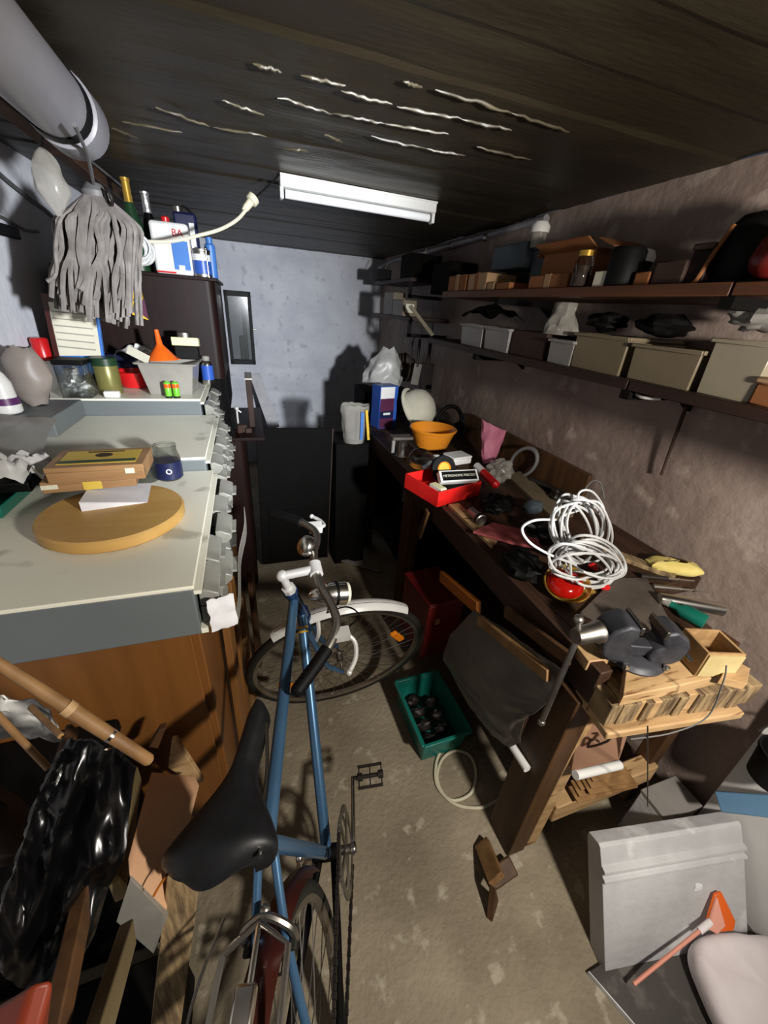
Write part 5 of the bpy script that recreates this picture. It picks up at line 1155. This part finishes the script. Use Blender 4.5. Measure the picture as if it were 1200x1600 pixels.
# purple / blue pack
a = at(589, 690, y=2.3); b_ = at(612, 600, y=2.3)
t = thing('detergent_box', 'tall blue and purple box with a white top beside the hard hat', 'box', V(((a.x + b_.x) / 2 + .02, 2.3, BZ)), rz=.25)
hgt = at(605, 603, y=2.3).z - BZ
B().box((0, .04, hgt / 2), (.13, .10, hgt)).done('box_body', 'blue', t, bevel=.003)
for nm, m, z0_, z1_ in (('white_band', 'enamel_white', .72, .98), ('plum_band', 'plum', .42, .72), ('dark_band', 'navy', .25, .42), ('plum_band', 'plum', 0.02, .25)):
    B().box((-.012, -.0115, hgt * (z0_ + z1_) / 2), (.10, .003, hgt * (z1_ - z0_))).done(nm, m, t)
B().box((-.012, -.0135, hgt * .36), (.05, .002, .014)).done('white_print', 'enamel_white', t)
# white bag on top of something dark
q = at(598, 585, y=2.75)
def wbag(u, v):
    a_ = 2 * pi * u; r = (.13 * math.sin(pi * (.1 + .9 * (1 - v)) * .5) ** .8 + .012) * (1 + .25 * nz(math.cos(a_) * 2, math.sin(a_) * 2, v * 4))
    return (r * math.cos(a_) + .03 * v, r * .8 * math.sin(a_), -.10 + .25 * v + .02 * nz(a_, v * 4))
B().sheet(wbag, 30, 20, 0).done('white_bag', 'white_bag', loc=(q.x, 2.75, q.z + .03), label='white plastic carrier bag heaped in the far right corner', cat='bag')
zt = q.z - .10
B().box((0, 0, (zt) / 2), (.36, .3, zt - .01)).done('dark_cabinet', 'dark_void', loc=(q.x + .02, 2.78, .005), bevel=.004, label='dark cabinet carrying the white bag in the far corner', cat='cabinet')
q = at(630, 575, y=2.95); B().ball((0, 0, 0), .10, (1, .8, 1), 22, .35, 6, 2).done('dark_bag', 'grey_plate', loc=(q.x + .03, 3.02, q.z - .01), label='dark grey bag behind the white carrier bag', cat='bag')
# plastic with folders
q0 = at(553, 690, y=2.15)
t = thing('folder_bag', 'clear plastic bag holding a blue and a yellow folder', 'bag', V((q0.x, 2.15, q0.z)))
hh = at(553, 632, y=2.15).z - q0.z
def fbg(u, v):
    a_ = 2 * pi * u; r = .075 * (1 + .15 * nz(math.cos(a_) * 2, math.sin(a_) * 2, v * 3))
    return (r * math.cos(a_) * (.8 + .3 * v), .05 * math.sin(a_), hh * v + .015 * nz(a_ * 2, v * 3) * v)
B().sheet(fbg, 26, 12, 0).done('plastic_wall', 'film', t)
B().box((.028, -.058, hh * .5), (.016, .008, hh * .72), Matrix.Rotation(.0, 3, 'Y')).done('blue_folder', 'blue_mid', t); B().box((.062, -.056, hh * .52), (.014, .008, hh * .8), Matrix.Rotation(-.12, 3, 'Y')).done('yellow_folder', 'yellow', t)
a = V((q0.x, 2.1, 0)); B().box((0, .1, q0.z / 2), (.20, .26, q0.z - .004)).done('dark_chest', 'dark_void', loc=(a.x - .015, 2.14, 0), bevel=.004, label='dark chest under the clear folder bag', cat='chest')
plank('grey_board', 'grey board leaning behind the folder bag in the far corner', 'board', (.80, 3.0, .0), at(560, 655, y=3.2), .22, .02, (1, 0, 0), 'grey_plate')
plank('grey_board', 'narrow dull board leaning between back wall and folder bag', 'board', (.72, 3.5, .0), at(540, 745, y=3.3) + V((.12, .3, .35)), .16, .02, (1, 0, 0), 'ply_olive')
plank('tan_board', 'tan board lying slanted left of the dark chest', 'board', (.36, 2.35, .3), at(545, 690, y=2.55), .05, .02, (1, .3, 0), 'wood_rot')
plank('white_board', 'tall whitish board leaning on the back wall behind the dresser', 'board', at(428, 668, y=3.7), at(398, 585, y=4.1), .10, .02, (1, 0, 0), 'paper')
# ---------------------------------------------------------------- under the bench
t = thing('green_crate', 'green plastic crate of black junk on the floor under the bench', 'crate', V((.595, .885, 0)), rz=.03)
B().tray((0, 0, .0), (.17, .25, .13), .005, 1.12).done('crate_wall', 'green_crate', t, bevel=.003)
b = B(); dx, dy = .17 * 1.12 + .012, .25 * 1.12 + .012
for c, d in (((0, -dy / 2), (dx, .014)), ((0, dy / 2), (dx, .014)), ((-dx / 2, 0), (.014, dy)), ((dx / 2, 0), (.014, dy))): b.box((c[0], c[1], .13), (d[0], d[1], .012))
b.done('rim', 'green_crate', t, bevel=.003)
random.seed(9)
for i in range(7):
    B().ball((0, 0, 0), .026, (1.3, .75, 1), 12, .5, 9, i).done('junk_lump', 'dark_tool', loc=V((.597 + (-.036, .034)[i % 2], .80 + .030 * i, .05)), label=('nearest black lump of junk', 'second black lump from the near end', 'third black lump from the near end', 'middle black lump', 'third black lump from the far end', 'second black lump from the far end', 'farthest black lump')[i] + ' inside the green crate', cat='junk', group='junk in the green crate')
t = thing('cable_loop', 'pale cable lying in a loose loop on the floor by the crate', 'cable', at(725, 1225, z=.008))
o_ = V(t.location)
B().tube([at(u, v, z=.007) - o_ for u, v in ((692, 1168), (682, 1190), (682, 1225), (705, 1250), (735, 1240), (744, 1210), (735, 1182), (712, 1173), (692, 1185), (683, 1212), (692, 1240), (715, 1258), (750, 1262), (775, 1252), (790, 1243))], .0055, 8, 5).done('cable_run', 'cord_cream', t)
B().lathe([(.0, 0), (.0058, .0), (.0045, .006), (0, .006)], at(790, 1243, z=.007) - o_, (1, .2, 0), 10).done('cable_end', 'cord_grey', t)
# red box and orange folder further back
a, b_ = at(652, 895, x=.66), at(715, 960, x=.66)
t = thing('red_case', 'dark red case standing under the bench', 'case', V((.64, 1.10, .155)), rz=.1)
B().box((.09, .12, .15), (.18, .24, .30)).done('main_body', 'red_dark', t, bevel=.006)
B().box((.05, -.002, .21), (.02, .004, .03)).done('pale_tag', 'carton_pale', t)
B().box((.09, .12, .305), (.184, .244, .012)).done('lid', 'red_dark', t, bevel=.003)
plank('orange_board', 'dull orange board leaning beside the dark red case under the bench', 'board', at(690, 900, x=.67), at(748, 950, x=.67), .045, .02, (0, 0, 1), 'orange_dull')
B().lathe([(.05, 0), (.06, .01), (.06, .12), (.05, .13), (0, .13)], (0, 0, 0), (0, 0, 1), 24).done('orange_pot', 'orange_dull', loc=(.86, .95, .141), label='dull orange pot in the shadow under the bench', cat='pot')
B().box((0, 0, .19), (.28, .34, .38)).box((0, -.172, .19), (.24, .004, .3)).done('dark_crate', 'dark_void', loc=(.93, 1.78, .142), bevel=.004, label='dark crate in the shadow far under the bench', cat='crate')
a, b_ = at(532, 874, z=.02), at(594, 892, z=.02)
plank('floor_strip', 'pale metal strip lying on the dark floor near the open door', 'strip', a, b_, .03, .012, (0, 1, 0), 'tub_white')
# leather strap hanging at the bench far end
a, b_ = at(668, 798, x=.655), at(655, 838, x=.655)
plank('wood_wedge', 'pale wooden wedge hanging at the bench front below the red box', 'wood', a, b_, .03, .012, (0, 1, 0), 'wood_leg')
# ---------------------------------------------------------------- lower right foreground
t = thing('floor_plate', 'dark grey slate plate lying on the floor at the lower right', 'plate', (.735, .12, 0))
B().prism([(0, 0, 0.001), (.13, -.30, .001), (.565, -.30, .001), (.565, .02, .001)], (0, 0, .018)).done('slate', 'tile_dark', t, bevel=.002)
B().prism([(-.003, 0, 0.001), (.0, 0, .001), (.13, -.3, .001), (.127, -.3, .001)], (0, 0, .016)).done('pale_edge', 'stone', t)
sz = .020
# the block leans back; local axes: x along its length, y into its thickness, z up its face
P0 = V((.775, .100, .001)); ur = V((1, -.17, 0)).normalized(); uu = V((.06, .165, .30)); uu = (uu - ur * uu.dot(ur)).normalized(); un = uu.cross(ur)
t = thing('stone_block', 'pale grey stone block with a moulded ledge leaning back at the lower right', 'stone block', P0, R=Matrix((ur, un, uu)).transposed().to_euler())
prof = [(.0, 0), (-.003, .006), (-.002, .245), (-.011, .252), (-.011, .259), (-.003, .264), (-.003, .270), (-.012, .276), (-.012, .284), (.0, .292), (.003, .338), (.010, .345), (.050, .345), (.056, .33), (.056, .030)]
B().prism([(0, y, z) for y, z in prof], (.46, 0, 0)).done('block', 'stone', t, bevel=.0015)
B().ball((.30, -.003, .19), .012, (1.2, .2, 1), 14, .4, 6, 2).done('plaster_spot', 'paper', t)
t = thing('white_sack', 'pinkish white cloth sack lying at the lower right corner', 'sack', (1.02, .0, sz))
def sck(u, v):
    a = 2 * pi * u; c, s = math.cos(a), math.sin(a); q = max(0, math.sin(pi * v))
    k = q ** .3
    x = .15 * math.copysign(abs(c) ** .55, c) * k; y = .10 * math.copysign(abs(s) ** .55, s) * k
    z = .045 - .045 * math.copysign(abs(math.cos(pi * v)) ** .7, math.cos(pi * v))
    if v > .5: z += .016 * nz(x * 14, y * 14, 2) + .010 * nz(x * 30 + y * 20, y * 9, 3) * k
    return (x + .05 * (y / .1) * .2, y, z)
sp_ = at(1150, 1525, z=.07)
B().sheet(sck, 44, 28, 0).done('sack_cloth', 'pink_white', t); t.location = (sp_.x + .03, sp_.y - .035, sz); t.rotation_euler = (0, 0, -.28)
h0, h1 = at(990, 1538, z=.06), at(1108, 1442, z=.125)
t = thing('plastic_scoop', 'orange plastic scoop with a long pink handle lying across the sack', 'scoop', h0)
B().tube([V((0, 0, 0)), (h1 - h0) * .5, h1 - h0], .0045, 10).done('handle', 'salmon', t)
B().tube([(h1 - h0) * .86, (h1 - h0) * 1.02], .008, 10).done('white_ferrule', 'pink_white', t)
hq = [at(u, v, z=z_) - h0 for u, v, z_ in ((1104, 1447, .118), (1118, 1398, .165), (1128, 1394, .17), (1150, 1440, .14), (1147, 1455, .125), (1118, 1458, .112))]
B().prism(hq, (0, .006, -.004)).done('scoop_front', 'orange', t, bevel=.002)
hq2 = [at(u, v, z=z_) - h0 for u, v, z_ in ((1102, 1448, .117), (1117, 1399, .163), (1130, 1444, .135), (1117, 1457, .112))]
B().prism(hq2, (0, -.006, .004)).done('scoop_side', 'salmon', t, bevel=.002)
# dark cord by the sack
B().tube([at(u, v, z=.03) for u, v in ((1140, 1428), (1160, 1424), (1185, 1415))], .005, 8, 4).done('rope_end', 'dark_tool', label='short dark rope end behind the white sack', cat='rope')
# blue channel lying over the block, grey box beneath, white panel and black bucket
a, b_ = at(1124, 1252, z=.372), at(1228, 1262, x=1.235)
t = thing('blue_channel', 'light blue metal box section lying over the right end of the stone block', 'metal bar', a)
dd = b_ - a
beam(V((0, 0, 0)), dd, .05, .03, (0, 1, 0)).done('bar', 'blue_steel', t, bevel=.003)
beam(dd * -.004, dd * .004, .042, .024, (0, 1, 0)).done('dark_opening', 'dark_void', t)
t = thing('grey_box', 'flat grey box behind the stone block under the blue bar', 'box', (1.10, .275, 0))
B().box((.075, .045, .11), (.15, .09, .22)).done('box_body', 'stone', t, bevel=.003); B().box((.075, .045, .226), (.154, .094, .012)).done('lid', 'tub_white', t, bevel=.002)
plank('white_board', 'bright white board leaning on the right wall beside the bench', 'board', (1.272, .13, .002), (1.280, .15, .75), .28, .012, (0, 1, 0), 'enamel_white')
t = thing('black_bucket', 'black bucket cut off by the right edge, hanging before the white board', 'bucket', at(1200, 1218, x=1.20))
B().lathe([(.042, 0), (.046, .004), (.055, .09), (.058, .09), (.058, .1), (.053, .1), (.044, .008), (0, .008)], (0, 0, 0), (0, 0, 1), 28).done('bucket_wall', 'black', t)
B().tube([(0, -.07, .1), (.02, -.055, .15), (.055, 0, .185), (.02, .055, .15), (0, .07, .1)], .003, 8, 5).done('bail', 'steel_dull', t)
# ---------------------------------------------------------------- lower left foreground
def fplank(lab, nm, p0, p1, w_, t_, side, m): return plank(nm, lab, 'board' if 'board' in nm else 'stick' if 'stick' in nm else 'plank', p0, p1, w_, t_, side, m)
# thick turned stick leaning across
a, b_ = at(-40, 1012, y=.44), at(236, 1190, y=.38)
t = thing('wooden_pole', 'thick pale wooden tool handle slanting across at the left edge', 'handle', a)
d = b_ - a; L_ = d.length; K = .62
B().lathe([(0, 0), (.0055, .0), (.0066, L_ * .2), (.0078, L_ * .45), (.0092, L_ * .5), (.008, L_ * .8), (.0076, L_ * .985), (.0045, L_), (0, L_)], (0, 0, 0), d, 20).done('shaft', 'wood_rafter', t)
B().lathe([(.0096, L_ * .47), (.0096, L_ * .51)], (0, 0, 0), d, 20).done('bright_band', 'wood_pale', t)
B().lathe([(.0086, L_ * .73), (.0086, L_ * .745)], (0, 0, 0), d, 20).done('wire_band', 'chrome', t)
for p0, p1, r, lab in (((-20, 1100), (76, 1201), .004, 'thin wooden stick at the left edge below the thick handle'), ((48, 1105), (95, 1150), .0035, 'shorter thin stick between the thick handle and black bag')):
    a, b_ = at(*p0, y=.42), at(*p1, y=.36); B().cyl((0, 0, 0), b_ - a, r, r * .9, 12).done('thin_stick', 'wood_rafter', loc=a, label=lab, cat='stick')
a = at(8, 1105, y=.47)
def wlump(u, v): return (-.03 + .075 * u + .01 * nz(u * 3, v * 3), .0 + .012 * math.sin(pi * u) + .01 * nz(u * 5, v * 5, 2), .03 - .09 * v - .05 * u + .012 * nz(u * 4, v * 6, 5))
B().sheet(wlump, 12, 16, .002).done('white_wrapper', 'white_bag', loc=a, label='white plastic wrapper hanging behind the sticks at the left edge', cat='plastic')
# black glossy bag
ga = [[(112, 1142), (165, 1150), (215, 1190)], [(66, 1230), (120, 1270), (200, 1300)], [(28, 1350), (85, 1390), (165, 1410)], [(-20, 1470), (40, 1530), (110, 1540)]]
GB = [[at(u, v, y=.36 - .04 * i) for u, v in r] for i, r in enumerate(ga)]; o2 = V(GB[1][1])
def blb(u, v):
    i = min(2, int(u * 3)); a_ = u * 3 - i; j = min(1, int(v * 2)); b2 = v * 2 - j
    q = GB[i][j].lerp(GB[i][j + 1], b2).lerp(GB[i + 1][j].lerp(GB[i + 1][j + 1], b2), a_) - o2
    k = .022 * nz(u * 4, v * 5, 1) + .005 * nz(u * 10, v * 9, 4) + .003 * nz(u * 22, v * 18, 7) * max(0, 1 - 2.2 * v)
    return (q.x + k * .4, q.y - k - .01, q.z + k * .5)
B().sheet(blb, 50, 34, .004).done('black_bag', 'black_gloss', loc=o2, label='crumpled glossy black plastic bag at the lower left', cat='bag')
# upright boards
fplank('narrow brown board edge left of the black bag', 'brown_board', at(30, 1390, y=.30), at(114, 1137, y=.47), .008, .03, (1, 0, 0), 'wood_leg')
fplank('long grey-brown board standing in the middle of the lower left stack', 'brown_board', at(80, 1640, y=.16), at(160, 1262, y=.40), .016, .03, (1, .2, 0), 'wood_leg')
fplank('dark thin board just right of the black bag', 'dark_board', at(140, 1440, y=.30), at(186, 1190, y=.50), .010, .05, (1, .2, 0), 'wood_dark')
fplank('olive brown board edge left of the peach-coloured board', 'olive_board', at(183, 1395, y=.335), at(212, 1210, y=.53), .014, .04, (1, .2, 0), 'ply_olive')
pq = [at(240, 1222, y=.53), at(312, 1228, y=.53), at(258, 1432, y=.32), at(203, 1375, y=.32)]
o3 = sum(pq, V()) / 4
t = thing('peach_board', 'smooth peach-coloured board facing up beside the bicycle saddle', 'board', o3)
B().prism([q - o3 for q in pq], (-.012, .03, -.012)).done('panel', 'peach', t, bevel=.002)
B().prism([at(*uv, y=.316) - o3 for uv in ((203, 1375), (262, 1432), (240, 1490), (182, 1440))], (0, .006, -.002)).done('end_cap', 'film', t)
B().tube([at(u, v, y=y_) - o3 for u, v, y_ in ((240, 1400, .30), (255, 1375, .32), (275, 1350, .35))], .0018, 6, 5).done('wire', 'orange_dull', t)
a = [at(u, v, y=.6) for u, v in ((268, 1160), (276, 1158), (318, 1222), (300, 1226), (262, 1200))]; o4 = a[0]
B().prism([q - o4 for q in a], (0, .015, 0)).done('wood_wedge', 'wood_pale', loc=o4, bevel=.002, label='pale wooden wedge standing behind the peach-coloured board', cat='wood')
a = [at(u, v, y=.57) for u, v in ((248, 1142), (259, 1138), (247, 1170), (232, 1168))]; o4 = a[0]
B().prism([q - o4 for q in a], (0, .015, 0)).done('dark_peg', 'wood_dark', loc=o4, bevel=.002, label='small dark wooden peg above the peach-coloured board', cat='wood')
fplank('long pale beige plank lying lengthwise beside the rear wheel', 'floor_plank', at(255, 1640, z=.3) , at(292, 1335, y=.36), .05, .02, (1, 0, 0), 'wood_rot')
fplank('grey-brown plank leaning under the peach-coloured board', 'brown_board', at(140, 1660, y=.14), at(200, 1460, y=.27), .016, .03, (1, .2, 0), 'ply_olive')
a = [at(u, v, y=.16) for u, v in ((-30, 1585), (50, 1535), (86, 1528), (70, 1650), (-30, 1680))]; o4 = a[1]
B().prism([q - o4 for q in a], (-.01, -.03, -.025)).done('orange_bin', 'burnt_orange', loc=o4, bevel=.004, label='burnt orange plastic bin corner at the bottom left', cat='bin')
a = at(-15, 1290, y=.4)
B().ball((0, 0, 0), .05, (.7, .6, 1.7), 20, .3, 6, 6).done('dark_coat', 'brown_dark', loc=a, label='dark brown cloth bundle at the left edge', cat='cloth')

t = thing('dark_filler', 'tall black filler block added to darken the gap behind the boards at lower left', 'chest', (-.525, .575, .002))  # added black mass that keeps the gap behind the boards dark
B().box((0, 0, .36), (.40, .13, .72)).done('filler_body', 'dark_void', t, bevel=.006)
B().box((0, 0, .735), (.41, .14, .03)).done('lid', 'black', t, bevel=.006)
t = thing('black_block', 'flat black block added to darken the floor under the lower left boards', 'case', (-.47, .20, .002))  # added low block, hides the bright floor between the boards in black
B().box((0, 0, .11), (.42, .44, .22)).done('main_body', 'dark_void', t, bevel=.006)
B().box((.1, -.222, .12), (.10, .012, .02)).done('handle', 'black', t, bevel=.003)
